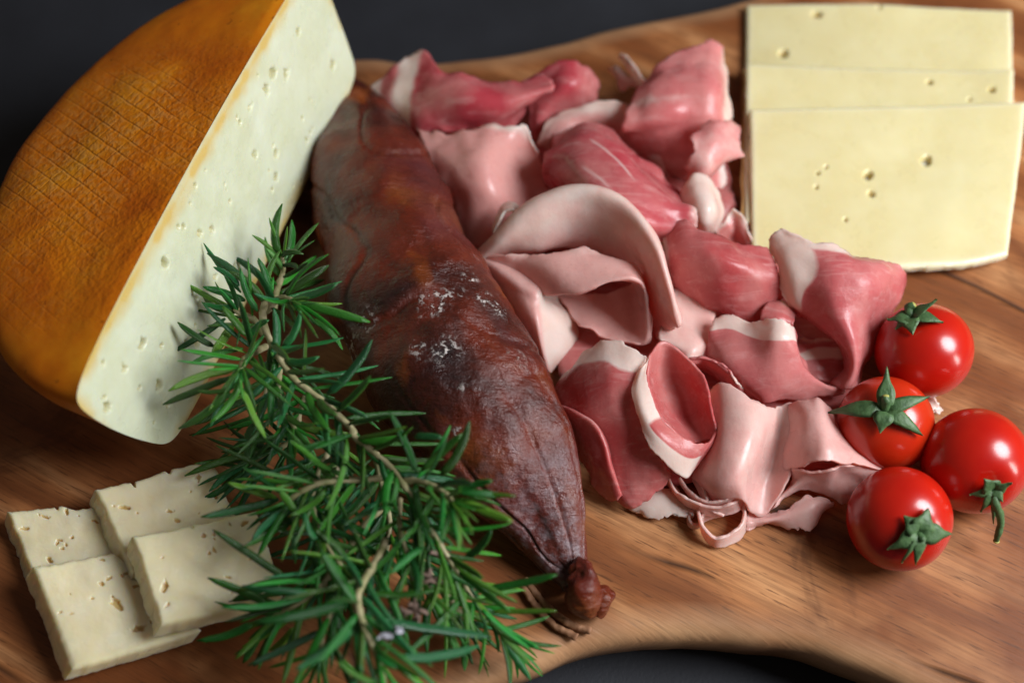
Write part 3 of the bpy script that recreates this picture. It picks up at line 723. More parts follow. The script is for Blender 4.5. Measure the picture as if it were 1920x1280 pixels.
# front right pale slice
ham([sheet(C3, [[(870, 480, 10), (950, 418, 17), (1080, 500, 19), (1195, 545, 15), (1235, 530, 11), (1330, 512, 13)],
                [(900, 620, 12), (960, 600, 19), (1100, 640, 21), (1190, 660, 13), (1235, 640, 9), (1340, 600, 14)],
                [(860, 780, 12), (950, 790, 19), (1080, 770, 20), (1155, 800, 10), (1220, 780, 8), (1320, 720, 14)],
                [(800, 880, 8), (900, 930, 15), (1030, 900, 18), (1105, 930, 8), (1190, 900, 6), (1300, 850, 11)],
                [(810, 905, 6), (915, 1005, 9), (1040, 1000, 13), (1090, 1060, 6), (1160, 1085, 4), (1250, 960, 8)]],
           fat=lambda u, v: 0.30 + 0.2 * (1 - v), seed=18, ragged=0.4),
     sheet(C3, [[(1245, 530, 9), (1320, 512, 15), (1380, 505, 17), (1430, 505, 18), (1490, 560, 14)],
                [(1250, 640, 7.5), (1340, 600, 16.6), (1400, 610, 20), (1470, 640, 20), (1550, 690, 14)],
                [(1235, 775, 6.5), (1320, 720, 16.6), (1400, 730, 21), (1490, 745, 22), (1640, 790, 14)],
                [(1215, 890, 5), (1302, 850, 12.6), (1380, 822, 19), (1490, 812, 21), (1736, 853, 12)]], fat=lambda u, v: 0.26 + 0 * u, seed=19, ragged=0.4),
     sheet(C3, [[(1305, 855, 12), (1400, 858, 15), (1490, 838, 17), (1560, 825, 17), (1720, 858, 11)], [(1280, 930, 8), (1380, 890, 11), (1470, 925, 9), (1540, 890, 10), (1660, 910, 8)], [(1200, 1040, 5), (1340, 965, 5), (1490, 990, 4), (1550, 1020, 4), (1610, 970, 4)]], seed=20),
     sheet(C3, [[(1050, 1085, 3), (1160, 1080, 4), (1270, 1055, 5), (1390, 985, 6), (1520, 1030, 4)], [(1060, 1120, 3), (1170, 1110, 4), (1285, 1085, 5), (1400, 1040, 6), (1500, 1045, 3)], [(1070, 1150, 1.5), (1180, 1130, 2), (1310, 1140, 3), (1375, 1165, 3), (1420, 1085, 2)]], fat=lambda u, v: 0.35 + 0 * u, seed=21, ragged=1.2)],
    PALE, 'pale ham slice draped lowest in front between the tomatoes and the shreds')
# pale scrap
ham([sheet(C3, [[(470, 1050, 2), (560, 985, 4), (640, 940, 5), (720, 930, 4)], [(520, 1075, 2), (600, 1040, 4), (690, 1010, 5), (760, 1030, 3)], [(560, 1090, 1.5), (640, 1098, 2.5), (710, 1095, 3), (775, 1075, 2)]], fat=lambda u, v: 0.75 + 0 * u, seed=22, ragged=1.0)],
    PALE, 'small flat whitish ham scrap under the dark slice nearest the sausage tip')
# front left dark slice with white strip
ham([sheet(C3, [[(180, 370, 10), (260, 260, 17), (360, 215, 22), (470, 230, 25), (575, 285, 26)],
                [(110, 470, 8), (220, 390, 18), (350, 350, 24), (440, 380, 25), (560, 370, 25)],
                [(130, 560, 9), (260, 560, 17), (380, 540, 21), (450, 560, 21), (510, 500, 23)],
                [(230, 640, 12), (330, 690, 14), (430, 720, 16), (520, 720, 18), (585, 690, 21)],
                [(370, 820, 9), (400, 900, 9), (470, 920, 10), (560, 880, 13), (655, 825, 17)],
                [(370, 980, 4), (470, 1050, 5), (540, 1030, 6), (620, 970, 8), (700, 880, 12)]],
           fat=lambda u, v: np.clip((0.13 + 0.10 * u - v) / 0.06, 0, 1), seed=23, den=12),
     # curled lower left edge
     sheet(C3, [[(140, 545, 7), (225, 575, 10), (320, 640, 12), (375, 740, 11), (400, 850, 9), (460, 990, 5)],
                [(125, 530, 12), (205, 560, 18), (305, 620, 21), (362, 720, 19.5), (390, 840, 15), (445, 985, 8)],
                [(132, 560, 12), (200, 600, 17), (280, 660, 19), (330, 745, 18), (360, 850, 14), (420, 1005, 7)],
                [(145, 610, 9), (205, 670, 12), (262, 735, 14), (300, 800, 14), (328, 880, 10), (395, 1015, 5)],
                [(165, 690, 4), (225, 790, 5), (265, 850, 6), (288, 890, 6), (295, 935, 5), (360, 1005, 3)]],
           streak=lambda u, v: 0.5 * np.clip(1 - np.abs(v - 0.27) / 0.03, 0, 1) * step(u, .2, .3) * (1 - step(u, .7, .8)), seed=24, ragged=0.3),  # highlight on the rolled rim, painted in as a pale streak
     # right lobe interior
     sheet(C3, [[(578, 288, 25), (560, 400, 24), (600, 530, 22), (660, 630, 20), (790, 735, 15)],
                [(650, 215, 23), (650, 400, 12), (690, 520, 10), (740, 610, 10), (815, 720, 12)],
                [(760, 290, 21), (770, 430, 11), (790, 540, 9), (820, 630, 10), (860, 712, 12)],
                [(855, 380, 20), (885, 500, 19), (905, 590, 18), (915, 650, 17), (905, 700, 15)]], seed=25, ragged=0.15),
     # outer lip and white strip
     sheet(C3, [[(578, 288, 26), (565, 400, 27), (620, 570, 25), (700, 660, 23), (800, 722, 20), (880, 712, 18), (917, 650, 17)],
                [(540, 350, 27), (525, 450, 27), (570, 600, 26), (650, 700, 24), (770, 780, 19), (850, 760, 17), (912, 700, 15)],
                [(510, 400, 25), (496, 470, 26), (545, 650, 24), (620, 780, 21), (750, 890, 15), (800, 850, 13), (895, 745, 12)]],
           fat=lambda u, v: np.maximum(np.clip((0.40 - u) / 0.06, 0, 1), np.clip((v - 0.52) / 0.1, 0, 1) * (1 - step(u, .78, .86))), seed=26, den=12, ragged=0.3)],
    (0.62, 0.12, 0.12), 'glossy dark ham slice with white fat strip, folded open nearest the sausage tip')
# big arched pale slice
ham([sheet(C2, [[(40, 560, 9), (200, 420, 12), (420, 240, 14), (700, 160, 14), (980, 240, 14), (1170, 440, 13), (1260, 700, 10), (1320, 960, 8)],
                [(45, 540, 14), (180, 380, 24), (420, 165, 32), (720, 95, 36), (980, 180, 37), (1175, 420, 36), (1265, 680, 31), (1330, 980, 22)],
                [(60, 545, 16), (200, 440, 25), (420, 280, 32), (690, 230, 33), (900, 310, 32), (1100, 500, 32), (1215, 740, 29), (1300, 1000, 20)],
                [(70, 550, 15), (230, 500, 19), (430, 470, 22), (660, 420, 22), (860, 480, 20), (1040, 600, 20), (1160, 820, 20), (1240, 1020, 14)],
                [(75, 552, 12), (260, 510, 14), (450, 520, 16), (650, 500, 15), (850, 540, 13), (1000, 640, 12), (1120, 880, 12), (1180, 1050, 10)]],
           fat=lambda u, v: 0.62 - 0.4 * step(v, .6, 1) - 0.2 * step(u, .55, .9), seed=27, den=12, wave=0.4),
     # tail of the arch turning right
     sheet(C2, [[(1215, 980, 15), (1290, 760, 12), (1390, 770, 13), (1550, 890, 12)], [(1200, 1050, 15), (1310, 930, 13), (1420, 950, 12), (1530, 990, 12)], [(1215, 1078, 15), (1320, 1080, 15), (1420, 1100, 15), (1500, 1090, 13)], [(1240, 1090, 13), (1330, 1150, 14), (1400, 1190, 14), (1470, 1165, 12)]], fat=lambda u, v: 0.45 + 0 * u, seed=28),
     # pocket flap
     sheet(C2, [[(80, 545, 16), (300, 528, 21), (500, 525, 25), (720, 505, 26), (900, 540, 27), (1010, 560, 25), (1090, 650, 24), (1060, 700, 9), (900, 760, 8), (700, 790, 8), (520, 790, 8)],
                [(190, 615, 15), (360, 620, 21), (520, 620, 26), (720, 610, 28), (900, 610, 29), (1030, 640, 28), (1110, 740, 24), (1090, 860, 10), (950, 860, 8), (760, 850, 8), (560, 810, 8)],
                [(435, 755, 17), (500, 772, 20.5), (620, 765, 25), (760, 735, 28), (900, 690, 30), (1040, 680, 30), (1112, 770, 25), (1110, 1020, 14), (1000, 1050, 10), (860, 980, 9), (690, 960, 10)],
                [(445, 778, 15), (510, 782, 19), (630, 778, 23), (770, 745, 26), (900, 700, 28), (1035, 692, 28), (1106, 780, 24), (1140, 1060, 13), (1060, 1100, 11), (880, 1070, 10), (690, 975, 11)]],
           fat=lambda u, v: 0.2 + 0.2 * np.clip(1 - v * 3, 0, 1), seed=29, den=12, wave=0.4, ragged=0.45),
     # left flank running down beside the sausage
     sheet(C2, [[(160, 545, 14), (300, 590, 16), (420, 640, 17), (520, 700, 16), (560, 760, 9), (600, 800, 6)],
                [(75, 555, 16), (205, 632, 18.5), (335, 712, 20), (442, 770, 19.5), (490, 800, 13), (570, 840, 8)],
                [(160, 700, 13), (270, 760, 17), (370, 810, 19), (445, 850, 18), (560, 880, 12), (660, 930, 6)],
                [(250, 850, 11), (330, 900, 15), (410, 950, 17), (455, 980, 16), (580, 1000, 10), (690, 1040, 4)],
                [(340, 1030, 8), (400, 1070, 11), (450, 1110, 12), (475, 1140, 11), (560, 1140, 7), (630, 1130, 3)],
                [(430, 1200, 5), (460, 1240, 6), (490, 1260, 6), (510, 1270, 5), (530, 1250, 3), (550, 1220, 2)]],
           fat=lambda u, v: 0.1 + 0.65 * step(u, .52, .62), seed=30, wave=0.4, ragged=0.3)],  # right of the crease paler: the lit side is painted in through fat
    PALE, 'large pale pink ham slice arched like a hood in the middle of the pile')
# tiny curl behind the arch
def ribbon(cf, path, width, seed, lean=0.0, fatv=0.5, flat=16.0):
    """a thin strip standing on its edge along path; width in millimetres"""
    a = [(x, y, z) for x, y, z in path]; b_ = [(x + lean * 0.5, y - flat * 0.5, z + width * 0.5) for x, y, z in path]; c_ = [(x + lean, y - flat, z + width) for x, y, z in path]
    return sheet(cf, [a, b_, c_], fat=lambda u, v: fatv + 0 * u, seed=seed, ragged=0.4, wave=0.5, den=10)


ham([ribbon(C2, [(150, 360, 18), (180, 290, 20), (215, 225, 21), (270, 215, 22), (300, 250, 21), (280, 330, 19), (230, 400, 18)], 6, 31, 10, 0.7, -40)],
    PALE, 'tiny curled sliver of ham standing behind the arched slice', 0.0009)
# shreds at the front
ham([ribbon(C3, [(680, 930, 3), (720, 1000, 4), (800, 1050, 5), (900, 1080, 5), (1000, 1060, 6), (1045, 1010, 7)], 5, 32, -6, 0.45, 42),
     ribbon(C3, [(740, 920, 4), (800, 1000, 5), (880, 1040, 6), (970, 1030, 8), (1040, 1005, 9)], 4, 33, -4, 0.45, 30),
     ribbon(C3, [(800, 890, 6), (830, 980, 6), (860, 1050, 5), (920, 1085, 4)], 3.5, 34, 26, 0.45, 5),
     ribbon(C3, [(860, 900, 6), (850, 960, 5), (880, 1030, 5), (940, 1070, 4)], 3, 35, 22, 0.45, 4)],
    PALE, 'bunch of thin pale ham shreds curling out at the front of the pile', 0.0008)
ham([ribbon(C3, [(835, 1120, 1.5), (860, 1190, 1.3), (920, 1238, 1.2), (1000, 1215, 1.2), (1055, 1160, 1.4), (1060, 1080, 2.5), (1030, 1030, 4)], 5.0, 36, -6, 0.5, 52),
     ribbon(C3, [(940, 1075, 3), (880, 1090, 2), (840, 1110, 1.6), (835, 1130, 1.5)], 4.0, 361, 3, 0.5, 36)],
    PALE, 'broad looped strip of pale ham reaching farthest onto the bare wood', 0.0009)
ham([ribbon(C3, [(870, 1075, 2.5), (810, 1068, 1.6), (775, 1095, 1.3), (785, 1135, 1.2), (820, 1140, 1.2), (838, 1115, 1.5)], 2.6, 37, 6, 0.5, 15)],
    PALE, 'thin small loop of ham beside the broad looped strip', 0.0008)
ham([sheet(C0, [[(1735, 735, 1.5), (1750, 745, 3), (1765, 770, 1.5)], [(1725, 750, 1.2), (1742, 768, 2), (1760, 785, 1.2)]], fat=lambda u, v: 1 + 0 * u, seed=38, ragged=1.2)],
    PALE, 'small white frill of ham fat on the wood among the tomatoes')


# ------------------------------------------------------------------ cheese slices
def slab(name, corners, thick, mat, pits, nx=130, ny=80, bend=0.0, rag=(0, 0, 0, 0), seed=1, thick_attr=None, parent=None, edgecol=None, holes_deep=1.6, bumpy=0.0002, notch=(), tear=0.5, shear=(0, 0, 0)):
    """corners of the top face TL TR BR BL as world points"""
    TL, TR, BR, BL = [np.asarray(c) for c in corners]
    u, v = np.meshgrid(np.linspace(0, 1, nx), np.linspace(0, 1, ny))
    s = seed * 5.3
    lu = np.linalg.norm(TR - TL); lv = np.linalg.norm(BL - TL)
    ju = fbm(np.stack([v * 9 + s, v * 0, v * 0 + s], -1), 4, 0.6); jv = fbm(np.stack([u * 9 + s, u * 0 + 3, u * 0], -1), 4, 0.6)
    uu = u + rag[0] * ju * (1 - u) ** 6 + rag[1] * ju * u ** 6
    vv = v + rag[2] * jv * (1 - v) ** 6 + rag[3] * jv * v ** 6
    for (side, pos, wd, dp) in notch:
        if side == 'top': vv = vv + dp * np.exp(-((u - pos) / wd) ** 4) * (1 - v) ** 3
        if side == 'right': uu = uu - dp * np.exp(-((v - pos) / wd) ** 4) * u ** 3
        if side == 'left': uu = uu + dp * np.exp(-((v - pos) / wd) ** 4) * (1 - u) ** 3
        if side == 'bottom': vv = vv - dp * np.exp(-((u - pos) / wd) ** 4) * v ** 3
    U, W_ = uu[..., None], vv[..., None]
    top = TL * (1 - U) * (1 - W_) + TR * U * (1 - W_) + BR * U * W_ + BL * (1 - U) * W_
    nrm = np.cross(TR - TL, TL - BL); nrm /= np.linalg.norm(nrm)
    if nrm[2] < 0: nrm = -nrm
    curve = bend * (4 * (uu - 0.5) ** 2 - 0.3) + 0.0006 * fbm(np.stack([uu * 2.5 + s, vv * 2, uu * 0], -1), 2)
    top = top + nrm * curve[..., None]
    bot = top - nrm * thick + np.array(shear)
    dep = np.zeros_like(u); pit = np.zeros_like(u)
    for (pu, pv, r_, asp, an_) in pits:
        dx = (uu - pu) * lu; dy = (vv - pv) * lv
        a_ = (dx * math.cos(an_) + dy * math.sin(an_)) / (r_ * asp); b_ = (-dx * math.sin(an_) + dy * math.cos(an_)) / r_
        d = np.sqrt(a_ ** 2 + b_ ** 2) * (1 + tear * vnoise(np.stack([uu * lu * 1500, vv * lv * 1500, uu * 0 + pu * 99], -1)))
        k_ = np.clip((1.2 - d) / 0.5, 0, 1); k_ = k_ * k_ * (3 - 2 * k_)
        dep = np.maximum(dep, k_ * min(r_ * holes_deep, thick * 0.85)); pit = np.maximum(pit, k_)
    e = np.minimum(np.minimum(u, 1 - u) * lu, np.minimum(v, 1 - v) * lv)
    rnd = 0.0007 * np.clip(1 - e / 0.0012, 0, 1) ** 2
    top = top - nrm * (dep + rnd)[..., None] + nrm * (bumpy * fbm(top * 350 + s, 3))[..., None]
    V = [top.reshape(-1, 3)]; F = [f[::-1] for f in grid_faces(ny, nx)]
    # border ring indices
    ring = [j for j in range(nx)] + [i * nx + nx - 1 for i in range(1, ny)] + [(ny - 1) * nx + j for j in range(nx - 2, -1, -1)] + [i * nx for i in range(ny - 2, 0, -1)]
    K = len(ring); tf = top.reshape(-1, 3); bf = bot.reshape(-1, 3)
    base = len(tf); rings = []
    for k, f_ in enumerate((0.33, 0.66, 1.0)):
        pr_ = tf[ring] * (1 - f_) + bf[ring] * f_
        pr_ = pr_ + 0.00018 * rng.normal(size=(K, 1)) * 0 + (fbm(pr_ * 400 + s, 3) * 0.00025)[:, None] * np.array([1, 1, 0])
        pr_[:, 2] = np.maximum(pr_[:, 2], 0.0004)
        V.append(pr_); rings.append(base); base += K
    prev = ring
    for r0 in rings:
        for k in range(K):
            k2 = (k + 1) % K
            F.append((prev[k], prev[k2], r0 + k2, r0 + k))
        prev = [r0 + k for k in range(K)]
    F.append(tuple(prev))
    V = np.vstack(V)
    eg = np.clip(1 - e / 0.003, 0, 1).ravel() ** 1.5 * 0.8
    A = np.concatenate([eg, np.full(3 * K, 0.9)]); Pt = np.concatenate([pit.ravel(), np.zeros(3 * K)])
    loc = np.array([V[:, 0].mean(), V[:, 1].mean(), V[:, 2].min()])
    o = mesh_obj(name, V - loc, F, mat, parent, sharp=60, attrs={'edge': A, 'pit': Pt})
    o.location = loc
    return o


sr = np.random.default_rng(9)
def rp(n, lo, hi, seed):
    r = np.random.default_rng(seed)
    return [(r.uniform(0.04, 0.96), r.uniform(0.05, 0.95), r.uniform(lo, hi) * 0.85, r.uniform(1.1, 2.8), r.uniform(0, 3.1)) for _ in range(n)]


# three yellow slices
ylab = ['backmost of the three pale yellow cheese slices, partly covered by the next', 'middle of the three pale yellow cheese slices, only a strip showing', 'frontmost yellow cheese slice lying on top with two round holes']
ysp = [([P(1400, 5, 4), P(1898, 14, 4), P(1905, 330, 4), P(1398, 340, 4)], [(0.14, 0.30, 0.0016, 1.0, 0), (0.265, 0.07, 0.0014, 1.2, 0), (0.5, 0.02, 0.0008, 1, 0)]),
       ([P(1398, 122, 7.5), P(1900, 133, 7.5), P(1893, 420, 6), P(1396, 420, 6)], [(0.69, 0.09, 0.0009, 1, 0), (0.92, 0.14, 0.0010, 1.2, 0), (0.84, 0.2, 0.0006, 1, 0)]),
       ([P(1406, 204, 11.5), P(1924, 192, 11.5), P(1892, 468, 7), P(1410, 478, 7)], [(0.655, 0.39, 0.0017, 1.0, 0), (0.44, 0.48, 0.0015, 1.0, 0.4), (0.25, 0.46, 0.0006, 1, 0), (0.28, 0.42, 0.0005, 1, 0), (0.245, 0.56, 0.0006, 1, 0), (0.455, 0.61, 0.0009, 1.4, .5),
                                                                                    (0.36, 0.78, 0.0006, 1, 0)])]
for k, (cs, pt) in enumerate(ysp):
    e_ = empty('yellow_cheese_slice', tuple(P(1650, 250, 0)))
    bpy.context.view_layer.update()
    eo = np.array(e_.location)
    cs = [c - eo for c in cs]
    if k == 2:  # front edge sags in the middle and reaches lower in the photograph
        pass
    sl = slab('slice_body', cs, 0.0030, m_yellow, pt, 170, 100, (-0.0012, 0.0008, 0.0002)[k], (0.001, 0.002, 0.001, 0.003), 20 + k, parent=e_, holes_deep=2.4, bumpy=0.00002, tear=0.1,
              notch=(('bottom', 0.62, 0.35, -0.10),) if k == 2 else ())
    # tan rind along the left cut edge
    TLc, BLc = cs[0], cs[3]
    d = (cs[1] - cs[0]) / np.linalg.norm(cs[1] - cs[0])
    if k == 2:
        tag(e_, ylab[k], 'cheese slice', 'yellow cheese slices'); continue
    a0 = TLc * 0.62 + BLc * 0.38; a1 = TLc * 0.02 + BLc * 0.98
    vv = []
    bz = (-0.0012, 0.0008, 0.0002)[k] * 0.7
    for t in np.linspace(0, 1, 24):
        p_ = a0 * (1 - t) + a1 * t + np.array([0, 0, bz])
        wob_ = 0.0002 * math.sin(t * 17 + k)
        for (ox, oz) in ((-0.0009 + wob_, -0.0001 - 0.0008), (-0.0011 + wob_, -0.0018), (-0.0008, -0.0031), (0.0004, -0.0031), (0.0004, -0.0012)):
            vv.append(p_ + d * ox + np.array([0, 0, oz]))
    ff = grid_faces(24, 5, 0, True) + [(0, 1, 2, 3, 4), (119, 118, 117, 116, 115)]
    mesh_obj('rind', vv, ff, m_rindstrip, e_)
    tag(e_, ylab[k], 'cheese slice', 'yellow cheese slices')

# four small slices on the left, each lies on the ones below
lsl = [([CL(40, 350, 6.5), CL(520, 285, 6.5), CL(660, 640, 6.5), CL(190, 730, 6.5)], 0.0062, 'left rear white cheese slice with torn top edge, lowest of the four', (('top', 0.82, 0.16, 0.10), ('top', 0.55, 0.02, 0.05)), 3),
       ([CL(520, 226, 12), CL(1155, 52, 10), CL(1310, 440, 10), CL(730, 680, 12)], 0.0058, 'rear cheese slice with nicked far edge, farthest of the four small slices', (('top', 0.31, 0.014, 0.07), ('top', 0.62, 0.02, 0.04)), 4),
       ([CL(180, 650, 13), CL(690, 552, 9), CL(1095, 990, 8), CL(390, 1205, 9)], 0.0060, 'nearest small cheese slice with a torn notch in its far corner', (('right', 0.20, 0.10, 0.12), ('right', 0.42, 0.04, 0.05), ('top', 0.93, 0.06, 0.16)), 5),
       ([CL(722, 484, 18.5), CL(1398, 335, 16), CL(1545, 805, 14.5), CL(880, 965, 16.5)], 0.0058, 'topmost small cheese slice, tucked under the rosemary needles', (('top', 0.47, 0.015, 0.03),), 6)]
for cs, th_, lab, nt_, sd in lsl:
    pt = rp(7, 0.00035, 0.0006, sd) + rp(3, 0.0006, 0.0009, sd + 40) + rp(5, 0.0002, 0.0004, sd + 80)
    o = slab('small_cheese_slice', cs, th_, m_slice, pt, 150, 110, 0.0004, (0.006, 0.010, 0.010, 0.004), sd, holes_deep=1.7, bumpy=0.00006, notch=nt_, shear=(-0.0022, -0.0014, 0.0))
    tag(o, lab, 'cheese slice', 'small white cheese slices')


# ------------------------------------------------------------------ tomatoes
def ray_sphere(px, py, c, R):
    d = CR * (px - 960) / FPX + CU * (640 - py) / FPX - CB; d = d / np.linalg.norm(d)
    oc = CAM - c; bq = oc @ d; cq = oc @ oc - R * R; disc = bq * bq - cq
    if disc < 0:
        return CAM + d * (-bq)
    return CAM + d * (-bq - math.sqrt(disc))


def tomato(px, py, rpx, calyx, sepals, stem, mat, label, sq=0.96):
    rm = rpx / 6.15 * 0.001
    for _ in range(4):
        c = P(px, py, rm * 1000 * 0.97)
        dist = -((c - CAM) @ CB); rm = rpx * dist / FPX
    e_ = empty('tomato', (c[0], c[1], 0.0))
    bpy.context.view_layer.update()
    off = np.array([c[0], c[1], 0.0])
    ax = ray_sphere(calyx[0], calyx[1], c, rm) - c; ax /= np.linalg.norm(ax)
    t1 = np.cross(ax, [0.3, 0.9, 0.1]); t1 /= np.linalg.norm(t1); t2_ = np.cross(ax, t1)
    V = []; nr, na = 56, 72
    for i in range(nr):
        th = math.pi * i / (nr - 1)
        for j in range(na):
            a = 2 * math.pi * j / na
            rr = rm * (1 + 0.012 * math.cos(5 * a) * math.sin(th) ** 2 * math.exp(-th))
            dent = 0.10 * math.exp(-(th / 0.26) ** 2) + 0.02 * math.exp(-((math.pi - th) / 0.2) ** 2)
            h = math.cos(th) * rr * sq * (1 - dent)
            V.append(c - off + ax * h + (t1 * math.cos(a) + t2_ * math.sin(a)) * rr * math.sin(th))
    mesh_obj('skin', V, grid_faces(nr, na, 0, True), mat, e_)
    base = c + ax * rm * sq * 0.915
    for (sx, sy, lift, wid) in sepals:
        tip = ray_sphere(sx, sy, c, rm * (1 + lift))
        n_ = 16; path = []
        for t in np.linspace(0, 1, n_):
            p_ = base * (1 - t) + tip * t
            d = p_ - c; l = np.linalg.norm(d)
            want = rm * (1.0 + 0.035 * math.sin(math.pi * min(1, t * 1.2)) + lift * t ** 1.6 + 0.012)
            if t < 0.15: want = l + (want - l) * (t / 0.15)
            path.append(c + d / l * max(want, l * 0.9 if t < .2 else want))
        path = np.array(path)
        tg_ = np.gradient(path, axis=0); tg_ /= np.linalg.norm(tg_, axis=1)[:, None] + 1e-9
        out = path - c; out /= np.linalg.norm(out, axis=1)[:, None]
        sd_ = np.cross(tg_, out); sd_ /= np.linalg.norm(sd_, axis=1)[:, None] + 1e-9
        up_ = np.cross(sd_, tg_)
        VV = []
        for k, t in enumerate(np.linspace(0, 1, n_)):
            wd = wid * 0.00084 * (0.85 + 0.45 * math.sin(math.pi * min(1, t * 1.6))) * (1 - t ** 2.2) + 0.0001
            cup = 0.25 * wd
            for (sx_, uz) in ((-1, cup), (-0.5, 0.0003 + cup * .3), (0, 0.00065), (0.5, 0.0003 + cup * .3), (1, cup), (0.5, -0.0003 + cup * .3), (0, -0.0002), (-0.5, -0.0003 + cup * .3)):
                VV.append(path[k] + sd_[k] * sx_ * wd * (1 + 0.1 * math.sin(9 * t + sx)) + up_[k] * uz - off)
        mesh_obj('sepal', VV, grid_faces(n_, 8, 0, True) + [tuple(range(8)), tuple(range((n_ - 1) * 8 + 7, (n_ - 1) * 8 - 1, -1))], m_calyx, e_)
    if stem:
        pth = [base - ax * 0.0008] + [ray_sphere(x, y, c, rm * (1 + l)) for x, y, l in stem]
        if len(pth) == 2: pth.insert(1, (pth[0] + pth[1]) / 2)
        ss = blob('stem', pth, np.linspace(0.0014, 0.0008 if len(pth) > 3 else 0.0011, len(pth)), m_calyx, e_, 12, 24, 0.0002, 600, off)
        en = pth[-1]; dn = (pth[-1] - pth[-2]) / np.linalg.norm(pth[-1] - pth[-2])
        blob('stem_tip', [en - dn * 0.0002, en + dn * 0.00015, en + dn * 0.0004], [0.0009, 0.00085, 0.0003], m_stemtip, ss, 12, 8, 0, 1, off)
    tag(e_, label, 'tomato', 'cherry tomatoes')


tomato(1732, 657, 91, (1708, 597), [(1664, 600, 0.16, 2.2), (1757, 562, 0.34, 1.9), (1768, 606, 0.03, 2.3), (1712, 628, 0.0, 2.6), (1680, 618, 0.02, 2.0)], [(1704, 578, 0.12), (1714, 571, 0.17)], m_tom,
       'cherry tomato with curled up calyx, farthest back of the four')
tomato(1660, 795, 90, (1660, 770), [(1551, 774, 0.28, 2.1), (1663, 688, 0.42, 2.3), (1742, 744, 0.22, 2.1), (1729, 816, 0.10, 2.2), (1650, 812, 0.05, 2.6)], [(1661, 752, 0.16), (1661, 742, 0.24)], m_tom2,
       'orange red cherry tomato with spread starlike calyx touching the ham')
tomato(1828, 864, 100, (1862, 915), [(1818, 926, 0.05, 1.6), (1838, 958, 0.12, 1.5), (1897, 905, 0.22, 1.9), (1845, 897, 0.10, 2.6), (1880, 940, 0.15, 1.7), (1862, 980, 0.25, 1.0)], [(1866, 940, 0.10), (1876, 975, 0.22), (1868, 1014, 0.36)], m_tom,
       'largest cherry tomato with drooping dry stem pointing at the board')
tomato(1686, 972, 98, (1722, 996), [(1664, 1028, 0.05, 2.4), (1740, 952, 0.07, 3.0), (1783, 1000, 0.10, 2.6), (1716, 1056, 0.10, 1.9), (1694, 966, 0.03, 2.8), (1690, 1053, 0.14, 0.9)], [(1727, 1008, 0.05), (1730, 1012, 0.08)], m_tom,
       'nearest cherry tomato with flat bluish green calyx')


# ------------------------------------------------------------------ rosemary
def needle_mesh(bend, wid, seed):
    r = np.random.default_rng(seed); n = 9; V = []; U = []
    for t in np.linspace(0, 1, n):
        ww = wid * (0.35 + 0.65 * min(1, t / 0.14)) * (1 - max(0, (t - 0.58) / 0.42) ** 2.8 * 0.84)
        zc = bend * (t ** 2 - t * 0.4); yc = r.normal() * 0.002 + 0.22 * (seed % 3 - 1) * (t * t - 0.3 * t)
        for (y, z, un) in ((-1, 0.0, 0.25), (-0.55, 0.48, 0), (0, 0.30, 0), (0.55, 0.48, 0), (1, 0.0, 0.25), (0, -0.35, 1.0)):
            V.append((t, yc + y * ww, zc + z * ww)); U.append(un)
    F = [f for f in grid_faces(n, 6, 0, True)] + [tuple(range(5, -1, -1)), tuple(range((n - 1) * 6, n * 6))]
    return V, F, U


def make_needles(mat):
    out = []
    for k in range(9):
        V, F, U = needle_mesh(1.6 * (-0.16, -0.08, 0.02, 0.07, 0.12, 0.2, -0.24, 0.04, -0.05)[k], 0.052 + 0.004 * (k % 3), k)
        me = bpy.data.meshes.new('rosemary_needle')
        me.from_pydata(V, [], F); at = me.attributes.new('under', 'FLOAT', 'POINT'); at.data.foreach_set('value', U)
        me.materials.append(mat); me.polygons.foreach_set('use_smooth', [True] * len(me.polygons)); me.update()
        out.append(me)
    return out


ND, NY = make_needles(m_needle), make_needles(m_needle2)
rr = np.random.default_rng(21)


def add_needle(root, base, tip, young=False, width=1.0, variant=None, roll=0.0):
    d = tip - base; Ln = np.linalg.norm(d); d = d / Ln
    upv = np.array([0, -0.35, 1.0]) + rr.normal(size=3) * 0.35
    y = np.cross(upv, d); y /= np.linalg.norm(y); z = np.cross(d, y)
    me = (NY if young else ND)[variant if variant is not None else rr.integers(0, 9)]
    o = bpy.data.objects.new('needle', me); col.objects.link(o); o.parent = root
    wl = width * (0.0158 if width > 1.05 else 0.0122)
    off_ = np.array(root.location)
    b0 = base - off_
    o.matrix_local = Matrix(((d[0] * Ln, y[0] * wl, z[0] * wl, b0[0]), (d[1] * Ln, y[1] * wl, z[1] * wl, b0[1]), (d[2] * Ln, y[2] * wl, z[2] * wl, b0[2]), (0, 0, 0, 1)))
    return o


